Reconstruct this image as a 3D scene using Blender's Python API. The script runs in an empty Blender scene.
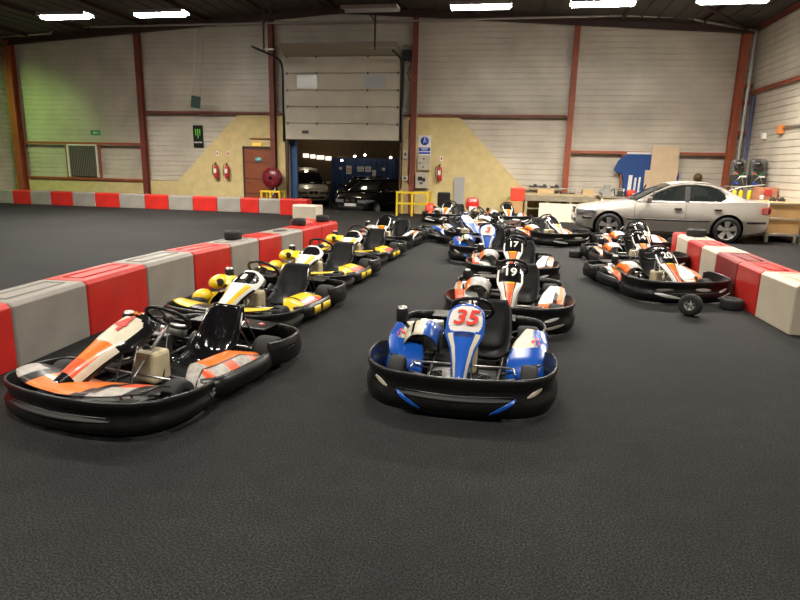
import bpy, bmesh, math, random
from mathutils import Vector, Matrix, Euler
random.seed(7)
PI = math.pi
sc = bpy.context.scene
col = sc.collection
def R(d): return math.radians(d)

# ---------------------------------------------------------------- materials
_m = {}
def mat(name, c, rough=0.5, metal=0.0, var=0.0, scale=8.0, bump=0.0, bscale=60.0, coat=0.0, emit=0.0, alpha=1.0, trans=0.0, spec=0.5, detail=4.0):
    if name in _m: return _m[name]
    m = bpy.data.materials.new(name); m.use_nodes = True
    nt = m.node_tree; b = nt.nodes['Principled BSDF']
    b.inputs['Base Color'].default_value = (c[0], c[1], c[2], 1)
    b.inputs['Roughness'].default_value = rough
    b.inputs['Metallic'].default_value = metal
    b.inputs['Coat Weight'].default_value = coat
    b.inputs['Coat Roughness'].default_value = 0.08
    b.inputs['Specular IOR Level'].default_value = spec
    b.inputs['Alpha'].default_value = alpha
    b.inputs['Transmission Weight'].default_value = trans
    if emit > 0:
        b.inputs['Emission Color'].default_value = (c[0], c[1], c[2], 1)
        b.inputs['Emission Strength'].default_value = emit
    tc = nt.nodes.new('ShaderNodeTexCoord')
    n = nt.nodes.new('ShaderNodeTexNoise'); n.inputs['Scale'].default_value = scale; n.inputs['Detail'].default_value = detail
    nt.links.new(tc.outputs['Object'], n.inputs['Vector'])
    if var > 0:
        r = nt.nodes.new('ShaderNodeValToRGB')
        r.color_ramp.elements[0].position = 0.3; r.color_ramp.elements[1].position = 0.7
        r.color_ramp.elements[0].color = tuple(x * (1 - var) for x in c) + (1,)
        r.color_ramp.elements[1].color = tuple(min(1, x * (1 + var * .6)) for x in c) + (1,)
        nt.links.new(n.outputs['Fac'], r.inputs['Fac']); nt.links.new(r.outputs['Color'], b.inputs['Base Color'])
    if bump > 0:
        n2 = nt.nodes.new('ShaderNodeTexNoise'); n2.inputs['Scale'].default_value = bscale; n2.inputs['Detail'].default_value = 3
        nt.links.new(tc.outputs['Object'], n2.inputs['Vector'])
        bp = nt.nodes.new('ShaderNodeBump'); bp.inputs['Strength'].default_value = bump; bp.inputs['Distance'].default_value = 0.01
        nt.links.new(n2.outputs['Fac'], bp.inputs['Height']); nt.links.new(bp.outputs['Normal'], b.inputs['Normal'])
    _m[name] = m
    return m

BLACKP = mat('black_plastic', (.008, .008, .0085), .30, var=.4, scale=18, bump=.12, bscale=30, spec=.42)
GLOSSB = mat('black_gloss_shell', (.008, .008, .009), .12, coat=.6)
RUBBER = mat('rubber', (.016, .016, .017), .75, bump=.3, bscale=120, var=.2)
SATINB = mat('black_fabric', (.010, .010, .011), .5, bump=.2, spec=.3)
STEEL = mat('steel', (.55, .54, .52), .3, metal=1.0)
DSTEEL = mat('dark_steel', (.12, .12, .12), .45, metal=.8, var=.3)
ALU = mat('aluminium', (.72, .71, .69), .33, metal=.9, var=.15, scale=20)
BLUE = mat('kart_blue', (.008, .085, .44), .28, coat=.5)
DBLUE = mat('dark_blue_shell', (.012, .03, .13), .35, coat=.3)
CREAM = mat('cream_plastic', (.62, .57, .44), .4, var=.12, scale=12)
WHITE = mat('white_plastic', (.74, .73, .70), .35, var=.06)
ORANGE = mat('orange_vinyl', (.80, .17, .012), .35, coat=.3, var=.12, scale=10)
DORANGE = mat('deep_orange_vinyl', (.80, .085, .015), .35, coat=.3)
YELLOW = mat('yellow_vinyl', (.85, .56, .01), .32, coat=.4)
KRED = mat('red_vinyl', (.72, .04, .025), .38, coat=.2)
SCUFF = mat('scuffed_silver_vinyl', (.38, .35, .32), .45, var=.3, scale=25)
TANK = mat('fuel_tank_plastic', (.66, .56, .36), .45, var=.15, scale=10)
GREYW = mat('grey_white_shell', (.50, .49, .46), .3, var=.15, coat=.3)
PINKR = mat('red_tube_paint', (.70, .03, .03), .35, coat=.3)

BRED = mat('barrier_red', (.56, .022, .016), .42, var=.18, scale=3)
BDRED = mat('barrier_dark_red', (.28, .022, .022), .45, var=.3, scale=4)
BGREY = mat('barrier_grey', (.29, .27, .24), .5, var=.16, scale=3)
BCREAM = mat('barrier_cream', (.64, .56, .44), .45, var=.08, scale=3)
BHOLE = mat('barrier_recess', (.05, .045, .04), .8)

# ---------------------------------------------------------------- mesh builder
class MB:
    def __init__(s): s.v = []; s.f = []; s.mi = []; s.sm = []; s.mats = []
    def m(s, mt):
        if mt not in s.mats: s.mats.append(mt)
        return s.mats.index(mt)
    def add(s, vs, fs, mt, smooth=False):
        o = len(s.v); s.v += [tuple(v) for v in vs]
        k = s.m(mt) if not isinstance(mt, list) else None
        for i, f in enumerate(fs):
            s.f.append([o + j for j in f]); s.mi.append(k if k is not None else s.m(mt[i])); s.sm.append(smooth)
        return s
    def box(s, c, d, mt, rot=None):
        x, y, z = d[0] / 2, d[1] / 2, d[2] / 2
        vs = [Vector((a * x, b * y, e * z)) for a in (-1, 1) for b in (-1, 1) for e in (-1, 1)]
        if rot is not None:
            M_ = Euler([R(q) for q in rot]).to_matrix(); vs = [M_ @ v for v in vs]
        vs = [v + Vector(c) for v in vs]
        return s.add(vs, [(0, 1, 3, 2), (4, 6, 7, 5), (0, 4, 5, 1), (2, 3, 7, 6), (0, 2, 6, 4), (1, 5, 7, 3)], mt)
    def tube(s, pts, r, mt, n=8, closed=False, cap=True):
        P = [Vector(p) for p in pts]; N = len(P); vs = []; fs = []
        rr = r if isinstance(r, (list, tuple)) else [r] * N
        prev = None
        for i, p in enumerate(P):
            if closed: t = P[(i + 1) % N] - P[i - 1]
            else: t = P[min(i + 1, N - 1)] - P[max(i - 1, 0)]
            t.normalize()
            if prev is None:
                a = Vector((0, 0, 1)) if abs(t.z) < .9 else Vector((1, 0, 0))
                u = t.cross(a).normalized()
            else:
                u = (prev - t * prev.dot(t)).normalized()
            prev = u; w = t.cross(u)
            for k in range(n):
                a = 2 * PI * k / n; vs.append(p + (u * math.cos(a) + w * math.sin(a)) * rr[i])
        M_ = N if closed else N - 1
        for i in range(M_):
            for k in range(n):
                a = i * n + k; b = i * n + (k + 1) % n; c = ((i + 1) % N) * n + (k + 1) % n; d = ((i + 1) % N) * n + k
                fs.append((a, b, c, d))
        s.add(vs, fs, mt, True)
        if cap and not closed:
            s.add(vs[:n], [tuple(range(n))[::-1]], mt); s.add(vs[-n:], [tuple(range(n))], mt)
        return s
    def lathe(s, prof, c, axis, mt, n=24, smooth=True):
        ax = Vector(axis).normalized(); a = Vector((0, 0, 1)) if abs(ax.z) < .9 else Vector((1, 0, 0))
        u = ax.cross(a).normalized(); w = ax.cross(u); c = Vector(c); vs = []; fs = []; ms = []
        for (r, h) in [p[:2] for p in prof]:
            for k in range(n):
                t = 2 * PI * k / n; vs.append(c + ax * h + (u * math.cos(t) + w * math.sin(t)) * r)
        for i in range(len(prof) - 1):
            for k in range(n):
                fs.append((i * n + k, i * n + (k + 1) % n, (i + 1) * n + (k + 1) % n, (i + 1) * n + k))
                ms.append(prof[i][2] if len(prof[i]) > 2 else mt)
        s.add(vs, fs, ms, smooth)
        return s
    def grid(s, fn, nu, nv, mfn, thick=0.0, back=None, smooth=True):
        vs = [Vector(fn(-1 + 2 * i / nu, j / nv)) for j in range(nv + 1) for i in range(nu + 1)]
        idx = lambda i, j: j * (nu + 1) + i
        fs = []; ms = []
        for j in range(nv):
            for i in range(nu):
                fs.append((idx(i, j), idx(i + 1, j), idx(i + 1, j + 1), idx(i, j + 1)))
                ms.append(mfn(-1 + 2 * (i + .5) / nu, (j + .5) / nv) if callable(mfn) else mfn)
        s.add(vs, fs, ms, smooth)
        if thick:
            nr = [Vector() for _ in vs]
            for f in fs:
                n_ = (vs[f[1]] - vs[f[0]]).cross(vs[f[3]] - vs[f[0]])
                for q in f: nr[q] += n_
            vb = [v - (n_.normalized() if n_.length > 0 else n_) * thick for v, n_ in zip(vs, nr)]
            bm_ = back or ms[0]
            s.add(vb, [f[::-1] for f in fs], bm_ if back else ms, smooth)
            loop = [idx(i, 0) for i in range(nu + 1)] + [idx(nu, j) for j in range(1, nv + 1)] + [idx(i, nv) for i in range(nu - 1, -1, -1)] + [idx(0, j) for j in range(nv - 1, 0, -1)]
            L = len(loop); ev = [vs[q] for q in loop] + [vb[q] for q in loop]
            s.add(ev, [(k, L + k, L + (k + 1) % L, (k + 1) % L) for k in range(L)], bm_)
        return s
    def sweep(s, path, prof, mt, cap=True, up=Vector((0, 0, 1)), smooth=True):
        # prof(t) -> closed list of (outward, z) ; path = [(x, y)] ; outward = right hand side of travel
        N = len(path); P = [Vector((p[0], p[1], 0)) for p in path]; vs = []; n = None
        for i in range(N):
            t = (P[min(i + 1, N - 1)] - P[max(i - 1, 0)]).normalized(); o = Vector((t.y, -t.x, 0))
            pr = prof(i / (N - 1)); n = len(pr)
            for (a, z) in pr: vs.append(P[i] + o * a + Vector((0, 0, z)))
        fs = [(i * n + k, i * n + (k + 1) % n, (i + 1) * n + (k + 1) % n, (i + 1) * n + k) for i in range(N - 1) for k in range(n)]
        s.add(vs, fs, mt, smooth)
        if cap:
            s.add(vs[:n], [tuple(range(n))[::-1]], mt); s.add(vs[-n:], [tuple(range(n))], mt)
        return s
    def prism(s, poly, a0, a1, mt, axis='y', side=None):
        def P(p, a):
            return (p[0], a, p[1]) if axis == 'y' else ((a, p[0], p[1]) if axis == 'x' else (p[0], p[1], a))
        n = len(poly); vs = [P(p, a0) for p in poly] + [P(p, a1) for p in poly]
        s.add(vs, [tuple(range(n)), tuple(range(2 * n - 1, n - 1, -1))], mt)
        s.add(vs, [(k, n + k, n + (k + 1) % n, (k + 1) % n) for k in range(n)], side or mt)
        return s
    def build(s, name, parent=None, bev=0.0, loc=None, rotz=0.0, recalc=True, shade=None):
        me = bpy.data.meshes.new(name); me.from_pydata(s.v, [], s.f)
        for m_ in s.mats: me.materials.append(m_)
        for p, k, q in zip(me.polygons, s.mi, s.sm): p.material_index = k; p.use_smooth = q
        if recalc:
            bm = bmesh.new(); bm.from_mesh(me)
            bmesh.ops.remove_doubles(bm, verts=bm.verts, dist=1e-5)
            bmesh.ops.recalc_face_normals(bm, faces=bm.faces); bm.to_mesh(me); bm.free()
        me.update()
        o = bpy.data.objects.new(name, me); col.objects.link(o)
        if parent is not None: o.parent = parent
        if loc: o.location = loc
        if rotz: o.rotation_euler.z = rotz
        if bev:
            b = o.modifiers.new('bevel', 'BEVEL'); b.width = bev; b.segments = 2; b.limit_method = 'ANGLE'; b.angle_limit = R(40)
        return o

def catmull(pts, n=6):
    P = [Vector(p) for p in pts]; out = []
    for i in range(len(P) - 1):
        p0 = P[max(i - 1, 0)]; p1 = P[i]; p2 = P[i + 1]; p3 = P[min(i + 2, len(P) - 1)]
        for k in range(n):
            t = k / n
            out.append(.5 * ((2 * p1) + (p2 - p0) * t + (2 * p0 - 5 * p1 + 4 * p2 - p3) * t * t + (-p0 + 3 * p1 - 3 * p2 + p3) * t ** 3))
    out.append(P[-1]); return out
def interp(tab, t):
    # tab: list of tuples, first entry the key
    if t <= tab[0][0]: return tab[0][1:]
    for a, b in zip(tab, tab[1:]):
        if t <= b[0]:
            k = (t - a[0]) / (b[0] - a[0])
            return tuple(x + (y - x) * k for x, y in zip(a[1:], b[1:]))
    return tab[-1][1:]

def tag(o, label, cat, group=None):
    o['label'] = label; o['category'] = cat
    if group: o['group'] = group
    return o
def struct(o): o['kind'] = 'structure'; return o
def empty(name, loc=(0, 0, 0), rz=0.0):
    e = bpy.data.objects.new(name, None); e.empty_display_size = .2; col.objects.link(e)
    e.location = loc; e.rotation_euler.z = rz; return e
KIDS = {}
def copy_tree(o, parent=None):
    c = o.copy(); col.objects.link(c)
    if parent is not None: c.parent = parent
    for ch in [q for q in list(o.children)]: copy_tree(ch, c)
    return c

def text_obj(name, s, size, mt, parent, loc, rot, ext=.0015, bold=.0, align='CENTER', sx=1.0, shear=0.0):
    cu = bpy.data.curves.new(name, 'FONT'); cu.body = s; cu.size = size; cu.extrude = ext; cu.offset = bold; cu.shear = shear
    cu.align_x = align; cu.align_y = 'CENTER'; cu.resolution_u = 3
    t = bpy.data.objects.new('tmp', cu); col.objects.link(t)
    dg = bpy.context.evaluated_depsgraph_get(); dg.update()
    me = bpy.data.meshes.new_from_object(t.evaluated_get(dg)); me.name = name
    bpy.data.objects.remove(t, do_unlink=True)
    me.materials.clear(); me.materials.append(mt)
    o = bpy.data.objects.new(name, me); col.objects.link(o)
    if parent is not None: o.parent = parent
    o.location = loc; o.rotation_euler = rot; o.scale = (sx, 1, 1)
    return o

# ================================================================ KARTS
# local frame: nose towards -Y, +X the driver's left
FB = catmull([(-.655, -.27, 0), (-.715, -.42, 0), (-.725, -.62, 0), (-.665, -.83, 0), (-.52, -.965, 0), (-.28, -1.03, 0), (0, -1.05, 0),
              (.28, -1.03, 0), (.52, -.965, 0), (.665, -.83, 0), (.725, -.62, 0), (.715, -.42, 0), (.655, -.27, 0)], 4)
HORN = .025; BTOP = .312
def fb_prof(t):
    e = abs(2 * t - 1)
    zt = BTOP + HORN * e ** 2.2 - .03 * max(0, e - .9) / .1; zb = .03 + .04 * max(0, e - .6) / .4
    h = zt - zb
    c = max(0, 1 - e / .55) ** .5 if e < .55 else 0
    return [(-.012, zb), (.012, zb - .004), (.040, zb + .2 * h), (.042, zb + .40 * h), (.020 - .006 * c, zb + .50 * h), (.016 - .006 * c, zb + .72 * h), (.034, zt - .03), (.030, zt),
            (.018, zt + .005), (.014, zt - .012), (.004, zb + .55 * h)]
def fb_surf(t, k, off=.004):
    # point on the outer face: t along 0..1, k 0 bottom .. 1 top
    n = len(FB) - 1; x = max(0, min(n - 1e-6, t * n)); i = int(x); f = x - i
    p = FB[i].lerp(FB[i + 1], f)
    a = (FB[i] - FB[max(i - 1, 0)]).normalized() if i else (FB[1] - FB[0]).normalized()
    tg = (FB[min(i + 2, n)] - FB[max(i - 1, 0)]).normalized(); o = Vector((-tg.y * -1, tg.x * -1, 0))
    o = Vector((tg.y, -tg.x, 0))
    pr = fb_prof(t); zb = pr[0][1]; zt = pr[6][1]; z = zb + (zt - zb) * k
    tab = [(pr[q][1], pr[q][0]) for q in (1, 2, 3, 4, 5, 6)]
    r = interp(tab, z)[0] + off
    return p + o * r + Vector((0, 0, z))
def bumper_patch(b, t0, t1, k0, k1, mt, slant=0.0, lens=True):
    def fn(u, v):
        t = t0 + (t1 - t0) * v; a = math.sin(PI * min(max(v, .04), .96)) ** .5 if lens else 1
        kc = (k0 + k1) / 2 + slant * (v - .5); return fb_surf(t, kc + u * (k1 - k0) / 2 * a)
    b.grid(fn, 4, 10, mt, .004)

FAIR = [(0.0, -.80, .165, .045), (.1, -.765, .215, .056), (.28, -.66, .30, .075), (.45, -.54, .385, .105), (.58, -.445, .445, .15), (.66, -.40, .475, .163),
        (.80, -.31, .55, .165), (.92, -.23, .612, .15), (1.0, -.18, .645, .105)]
FAIR_LONG = [(0.0, -.94, .215, .05), (.1, -.90, .255, .085), (.28, -.78, .32, .11), (.45, -.65, .38, .13), (.58, -.54, .43, .165), (.66, -.475, .455, .195),
             (.80, -.365, .50, .205), (.92, -.275, .535, .19), (1.0, -.215, .555, .15)]
def fair_long_fn(u, v):
    y, z, w = interp(FAIR_LONG, v)
    c = (.085 + .03 * (1 - min(1, v / .6))) * abs(u) ** 3
    return (w * u, y + c * .35, z - c)
def fair_fn(u, v):
    y, z, w = interp(FAIR, v)
    # shell curving back at its edges
    c = (.030 + .05 * (1 - min(1, v / .6))) * abs(u) ** 2.4
    return (w * u, y + c * .55, z - c * .85)
def pod_fn(sx, top=.345):
    def fn(u, v):
        y = -.385 + .86 * v
        if top > .3:
            inner = interp([(0, .36), (.15, .36), (.4, .42), (.7, .52), (1, .60)], v)[0]; outer = interp([(0, .69), (.3, .71), (.85, .70), (1, .66)], v)[0]
            k = (u + 1) / 2; x = inner + (outer - inner) * k; y = -.34 + .80 * v - .03 * math.sin(PI * k)
            zt = interp([(0, .10), (.05, .19), (.14, .25), (.4, top - .01), (.7, top + .02), (1, top - .05)], v)[0]
            return (sx * x, y, zt - .07 * (1 - k) ** 1.5 * max(0, 1 - v * 1.3) - .10 * max(0, k - .55) ** 1.6)
        inner = interp([(0, .50), (.12, .45), (.35, .40), (.75, .43), (1, .50)], v)[0]
        outer = interp([(0, .685), (.12, .705), (.3, .71), (.85, .70), (1, .66)], v)[0]
        k = (u + 1) / 2; x = inner + (outer - inner) * k
        zt = interp([(0, .10), (.06, .21), (.16, .275), (.35, top), (.7, top), (1, top - .08)], v)[0]
        z = zt - .13 * k ** 2.0 + .01 * math.sin(PI * k)
        return (sx * x, y, z)
    return fn

def seat_part(mt):
    b = MB()
    # centreline from front lip, over the pan, up the back
    C = [(0, -.02, .17), (.15, .10, .10), (.35, .27, .09), (.5, .40, .14), (.62, .47, .25), (.8, .53, .43), (1, .565, .575)]
    def fn(u, v):
        y, z = interp(C, v); w = interp([(0, .17), (.3, .20), (.6, .215), (.85, .205), (1, .15)], v)[0]
        s = abs(u) ** 3.0; lift = interp([(0, .05), (.3, .13), (.5, .17), (.75, .10), (1, .03)], v)[0]
        # walls rise perpendicular to the centreline
        y0, z0 = interp(C, max(0, v - .06)); y1, z1 = interp(C, min(1, v + .06)); t = Vector((y1 - y0, z1 - z0)).normalized(); n = Vector((-t.y, t.x))
        return (w * u, y + n.x * lift * s, z + n.y * lift * s)
    b.grid(fn, 16, 22, mt, .012)
    return b

def wheel(name, parent, c, r, w, side, axle=True):
    b = MB(); x = w / 2
    prof = [(r * .50, -x), (r * .56, -x), (r * .86, -x * 1.02), (r * .96, -x * .86), (r, -x * .6), (r * 1.0, x * .6), (r * .96, x * .86), (r * .86, x * 1.02), (r * .56, x), (r * .50, x), (r * .50, -x)]
    b.lathe(prof, (0, 0, 0), (1, 0, 0), RUBBER, 24)
    o = b.build(name, parent, loc=c)
    q = MB(); q.lathe([(r * .5, x * .9), (r * .5, x * .75), (r * .42, x * .5), (r * .2, x * .45), (r * .2, x * .8), (0.001, x * .8)], (0, 0, 0), (side, 0, 0), STEEL, 20)
    q.lathe([(r * .5, x * .9), (r * .5, x * .75), (r * .42, x * .5), (r * .2, x * .45), (0.001, x * .45)], (0, 0, 0), (-side, 0, 0), DSTEEL, 20)
    for k in range(3):
        a = 2 * PI * k / 3; q.box((side * x * .62, math.cos(a) * r * .31, math.sin(a) * r * .31), (.012, .014, .014), DSTEEL)
    q.build('rim', o)
    return o

def steering(parent, loc=(.03, .06, .545), far=False):
    b = MB(); n = Vector((0, .74, .67)); u = Vector((1, 0, 0)); w = n.cross(u).normalized()
    c = Vector((0, 0, 0))
    ring = [c + u * math.cos(a) * .165 + w * math.sin(a) * .15 for a in [2 * PI * k / 28 for k in range(28)]]
    b.tube(ring, .0155, BLACKP, 8, closed=True)
    o = b.build('steering_wheel', parent, loc=loc)
    q = MB(); q.lathe([(.001, .02), (.04, .018), (.045, .0), (.03, -.03), (.001, -.03)], (0, 0, 0), tuple(n), DSTEEL, 14)
    q.box((0, 0, 0), (.06, .05, .02), SATINB, (42, 0, 0))
    for a in (R(8), R(172), R(90) + PI):
        q.tube([c, c + (u * math.cos(a) * .155 + w * math.sin(a) * .142)], .008, DSTEEL, 6)
    q.build('wheel_hub', o)
    return o

def num_rot(): return (R(38), 0, 0)
def make_kart(S, number):
    root = empty('go_kart')
    # ---- frame: tubes and floor tray
    b = MB()
    for s in (-1, 1):
        b.tube(catmull([(s * .22, -.82, .09), (s * .28, -.5, .07), (s * .31, 0, .06), (s * .33, .5, .08), (s * .33, .92, .10)], 4), .016, DSTEEL, 8)
        b.tube([(s * .32, -.18, .06), (s * .60, -.16, .09), (s * .66, 0, .10), (s * .66, .28, .10), (s * .60, .42, .09), (s * .32, .44, .07)], .012, DSTEEL, 6)
        b.tube([(s * .28, -.5, .10), (s * .44, -.5, .13)], .014, DSTEEL, 6)
        b.tube([(s * .24, -.72, .09), (s * .45, -.93, .14)], .012, STEEL, 6)
        b.tube([(s * .33, .86, .11), (s * .5, 1.0, .14)], .012, DSTEEL, 6)
    b.tube([(-.24, -.78, .09), (.24, -.78, .09)], .014, DSTEEL, 6)
    b.tube([(-.33, .9, .10), (.33, .9, .10)], .014, DSTEEL, 6)
    b.tube([(-.31, -.05, .06), (.31, -.05, .06)], .014, DSTEEL, 6)
    b.box((0, -.42, .048), (.56, .78, .006), DSTEEL)
    b.build('frame', root)
    b = MB(); b.tube([(-.42, -.34, .17), (.42, -.34, .17)], .009, STEEL, 6); b.tube([(.42, -.34, .17), (.44, -.45, .15)], .009, STEEL, 6); b.tube([(-.42, -.34, .17), (-.44, -.45, .15)], .009, STEEL, 6)
    b.build('tie_rod', root)
    # ---- wheels
    for s in (-1, 1): wheel('front_wheel', root, (s * .545, -.50, .128), .128, .13, s)
    for s in (-1, 1): wheel('rear_wheel', root, (s * .555, .63, .138), .138, .20, s)
    b = MB(); b.tube([(-.5, .63, .138), (.5, .63, .138)], .02, STEEL, 10); b.lathe([(.09, -.006), (.09, .006), (.001, .006)], (-.26, .63, .138), (1, 0, 0), DSTEEL, 20)
    b.lathe([(.08, -.004), (.08, .004), (.001, .004)], (.2, .63, .138), (1, 0, 0), STEEL, 20); b.build('rear_axle', root)
    # ---- front bumper
    b = MB(); b.sweep(FB, fb_prof, BLACKP)
    fbo = b.build('front_bumper', root)
    b = MB()
    bumper_patch(b, .36, .64, .46, .60, mat('slot_black', (.004, .004, .004), .6), 0)
    b.tube([fb_surf(.37, .62, .004), fb_surf(.43, .62, .006), fb_surf(.5, .60, .006), fb_surf(.57, .62, .006), fb_surf(.63, .62, .004)], .004, DSTEEL, 5)
    b.build('bumper_slot', fbo)
    for k, (t0, t1) in enumerate(((.035, .075), (.925, .965))):
        b = MB(); bumper_patch(b, t0, t1, .35, .6, mat('slot_black', (.004, .004, .004), .6), 0, False); b.build('bumper_slot', fbo)
    for (t0, t1, k0, k1, mk, sl) in S.get('bstick', []):
        b = MB(); bumper_patch(b, t0, t1, k0, k1, mk, sl); b.build('sticker', fbo)
    # ---- front deck behind the bumper
    dk = S['deck']
    if dk:
        b = MB()
        def dfn(u, v):
            a = u * .60; e = abs(u)
            yf = -1.02 + .17 * e ** 3 ; yb = -.62 - .02 * (1 - e)
            y = yf + (yb - yf) * v; z = .262 + .030 * e - .05 * v * (1 - .3 * e) + .02 * math.sin(PI * v)
            return (a, y, z)
        b.grid(dfn, 30, 8, dk, .008, back=BLACKP); b.build('nose_deck', root)
    else:
        b = MB(); b.box((0, -.86, .10), (.78, .22, .012), BLACKP); b.box((-.25, -.8, .14), (.12, .1, .05), DSTEEL); b.box((.22, -.84, .13), (.2, .05, .03), ALU); b.build('nose_deck', root)
    # ---- fairing with number plate
    b = MB(); b.grid(fair_long_fn if S.get('long') else fair_fn, 44, 60, S['fair'], .008, back=BLACKP)
    fo = b.build('front_fairing', root)
    b = MB(); b.tube([(-.08, -.5, .08), (-.06, -.36, .42)], .008, STEEL, 6); b.tube([(.08, -.5, .08), (.06, -.36, .44)], .008, STEEL, 6); b.build('fairing_stay', root)
    if number:
        text_obj('race_number', number, S.get('nsize', .17), S['num'], fo, (0, -.37, .508) if S.get('long') else (0, -.325, .562), (R(23 if S.get('long') else 37), 0, 0), .002, .005, shear=S.get('shear', 0), sx=S.get('nsx', 1.0))
        if 'word' in S: text_obj('lettering', S['word'], .05, ORANGE, fo, (0, -.235, .552), (R(20), 0, 0), .001, .001)
    # ---- steering, column, pedals, tank
    so = steering(root)
    b = MB(); b.tube([(.03, .05, .53), (.0, -.36, .16), (0, -.42, .11)], .011, STEEL, 8); b.tube([(.03, .0, .49), (.12, -.2, .06)], .007, DSTEEL, 6); b.tube([(.03, .0, .49), (-.12, -.2, .06)], .007, DSTEEL, 6); b.build('steering_column', root)
    b = MB(); b.box((.0, -.17, .19), (.21, .19, .25), TANK); b.lathe([(.035, 0), (.035, .03), (.001, .03)], (-.05, -.17, .315), (0, 0, 1), SATINB, 12); b.build('fuel_tank', root, bev=.03)
    for s in (-1, 1):
        b = MB(); b.tube(catmull([(s * .12, -.60, .08), (s * .14, -.66, .16), (s * .18, -.66, .21), (s * .23, -.66, .20), (s * .24, -.62, .12)], 3), .008, S.get('pedal', DSTEEL), 6)
        b.box((s * .18, -.655, .19), (.07, .015, .06), DSTEEL); b.build('pedal', root)
    # ---- seat
    seat = seat_part(S.get('seat', SATINB)).build('seat', root, loc=(.17, 0, 0))
    seat.scale = (.90, 1, .93); seat.location.x = .195; so.scale = (1.14, 1.1, 1.08)
    if S.get('long'): seat.scale = (1.0, 1.05, .92); so.scale = (1.15, 1.15, 1.0); so.location = (.03, .0, .53)
    for s in (-1, 1):
        b = MB(); b.tube([(.1 + s * .26, .62, .16), (.17 + s * .205, .47, .36), (.17 + s * .19, .53, .48), (.1 + s * .24, .78, .13)], .0085, STEEL, 6); b.build('seat_stay', root)
    # ---- side pods
    for s in (-1, 1):
        b = MB(); path = catmull([(s * .60, -.32, 0), (s * .70, -.22, 0), (s * .725, 0, 0), (s * .725, .28, 0), (s * .69, .45, 0)], 4)
        if s < 0: path = path[::-1]
        pr = lambda t: [(-.05, .055), (.0, .05), (.022, .09), (.024, .14), (.0, .20), (-.03, .205), (-.05, .18)]
        b.sweep([(p.x, p.y) for p in path], pr, BLACKP)
        po = b.build('side_pod', root)
        b = MB(); b.grid(pod_fn(s, S.get('podtop', .345)), 20, 32, S['pod'](s), .008 * s, back=BLACKP); b.build('pod_cover', po)
        for (y0, y1, mk) in S.get('rail', []):
            b = MB(); b.grid(lambda u, v: (s * (.752 - .004 * abs(u)), y0 + (y1 - y0) * v, .125 + u * .045), 2, 6, mk, .003); b.build('sticker', po)
    # ---- rear bumper
    b = MB(); RB = catmull([(-.66, .47, 0), (-.715, .60, 0), (-.715, .82, 0), (-.64, .98, 0), (-.45, 1.05, 0), (0, 1.07, 0), (.45, 1.05, 0), (.64, .98, 0), (.715, .82, 0), (.715, .60, 0), (.66, .47, 0)], 4)
    def rb(t):
        return [(.012, .06), (-.02, .065), (-.034, .11), (-.034, .16), (-.02, .20), (-.014, .26), (.0, .272), (.014, .265), (.01, .2)]
    b.sweep([(p.x, p.y) for p in RB], rb, BLACKP)
    ro = b.build('rear_bumper', root)
    for s in (-1, 1):
        b = MB(); b.box((s * .748, .71, .17), (.008, .13, .035), mat('slot_black', (.004, .004, .004), .6)); b.build('bumper_slot', ro)
    b = MB(); b.box((0, .88, .285), (.86, .26, .014), BLACKP); b.box((0, .99, .24), (.86, .02, .09), BLACKP)
    pl = b.build('rear_plate', root, bev=.006)
    if S.get('rear_marks'):
        for x in (-.1, .12, .3):
            b = MB(); b.lathe([(.03, 0), (.03, .003), (.001, .003)], (x, .90, .2925), (0, 0, 1), KRED, 14); b.lathe([(.014, .003), (.014, .005), (.001, .005)], (x, .90, .2925), (0, 0, 1), WHITE, 10); b.build('sticker', pl)
    # ---- engine on the driver's right
    b = MB(); b.box((-.36, .22, .20), (.20, .22, .16), DSTEEL)
    for k in range(5): b.box((-.36, .08 - k * .018, .235), (.15, .007, .14), ALU)
    b.lathe([(.07, 0), (.07, .05), (.03, .06), (.001, .06)], (-.47, .22, .2), (-1, 0, 0), ALU, 16)
    b.lathe([(.05, 0), (.05, .09), (.001, .09)], (-.33, .12, .28), (0, -.5, 1), ALU, 14); b.box((-.42, .04, .26), (.06, .1, .08), STEEL); b.box((-.30, -.02, .22), (.05, .06, .07), ALU)
    b.tube(catmull([(-.36, .08, .18), (-.40, -.06, .15), (-.50, -.12, .15), (-.55, .0, .17), (-.55, .3, .19), (-.48, .55, .2)], 3), .02, STEEL, 8)
    b.build('engine', root, bev=.006)
    b = MB(); b.lathe([(.055, 0), (.055, .22), (.001, .22)], (-.50, .50, .26), (1, 0, 0), ALU, 16); b.build('muffler', root)
    cov = S['cover']; b = MB()
    def cfn(u, v):
        y = -.20 + .42 * v; w = .19 - .04 * (1 - v); z = .335 + .08 * math.sin(PI * min(1, v * .9 + .1)) + .02 * v
        return (-.40 + u * w, y, z - .10 * abs(u) ** 3)
    b.grid(cfn, 14, 14, cov, .008, back=BLACKP); b.build('engine_cover', root)
    b = MB(); fx, fy, fz = S.get('filter', (-.56, .16, .36))
    b.lathe([(.001, 0), (.052, 0), (.055, .02), (.055, .10), (.045, .115)], (fx, fy, fz), (0, 0, 1), SATINB, 18); b.tube([(fx, fy, fz + .01), (-.42, fy - .02, .26)], .018, SATINB, 8)
    b.lathe([(.045, .115), (.04, .13), (.001, .132)], (fx, fy, fz), (0, 0, 1), STEEL, 16); b.build('air_filter', root)
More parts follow.
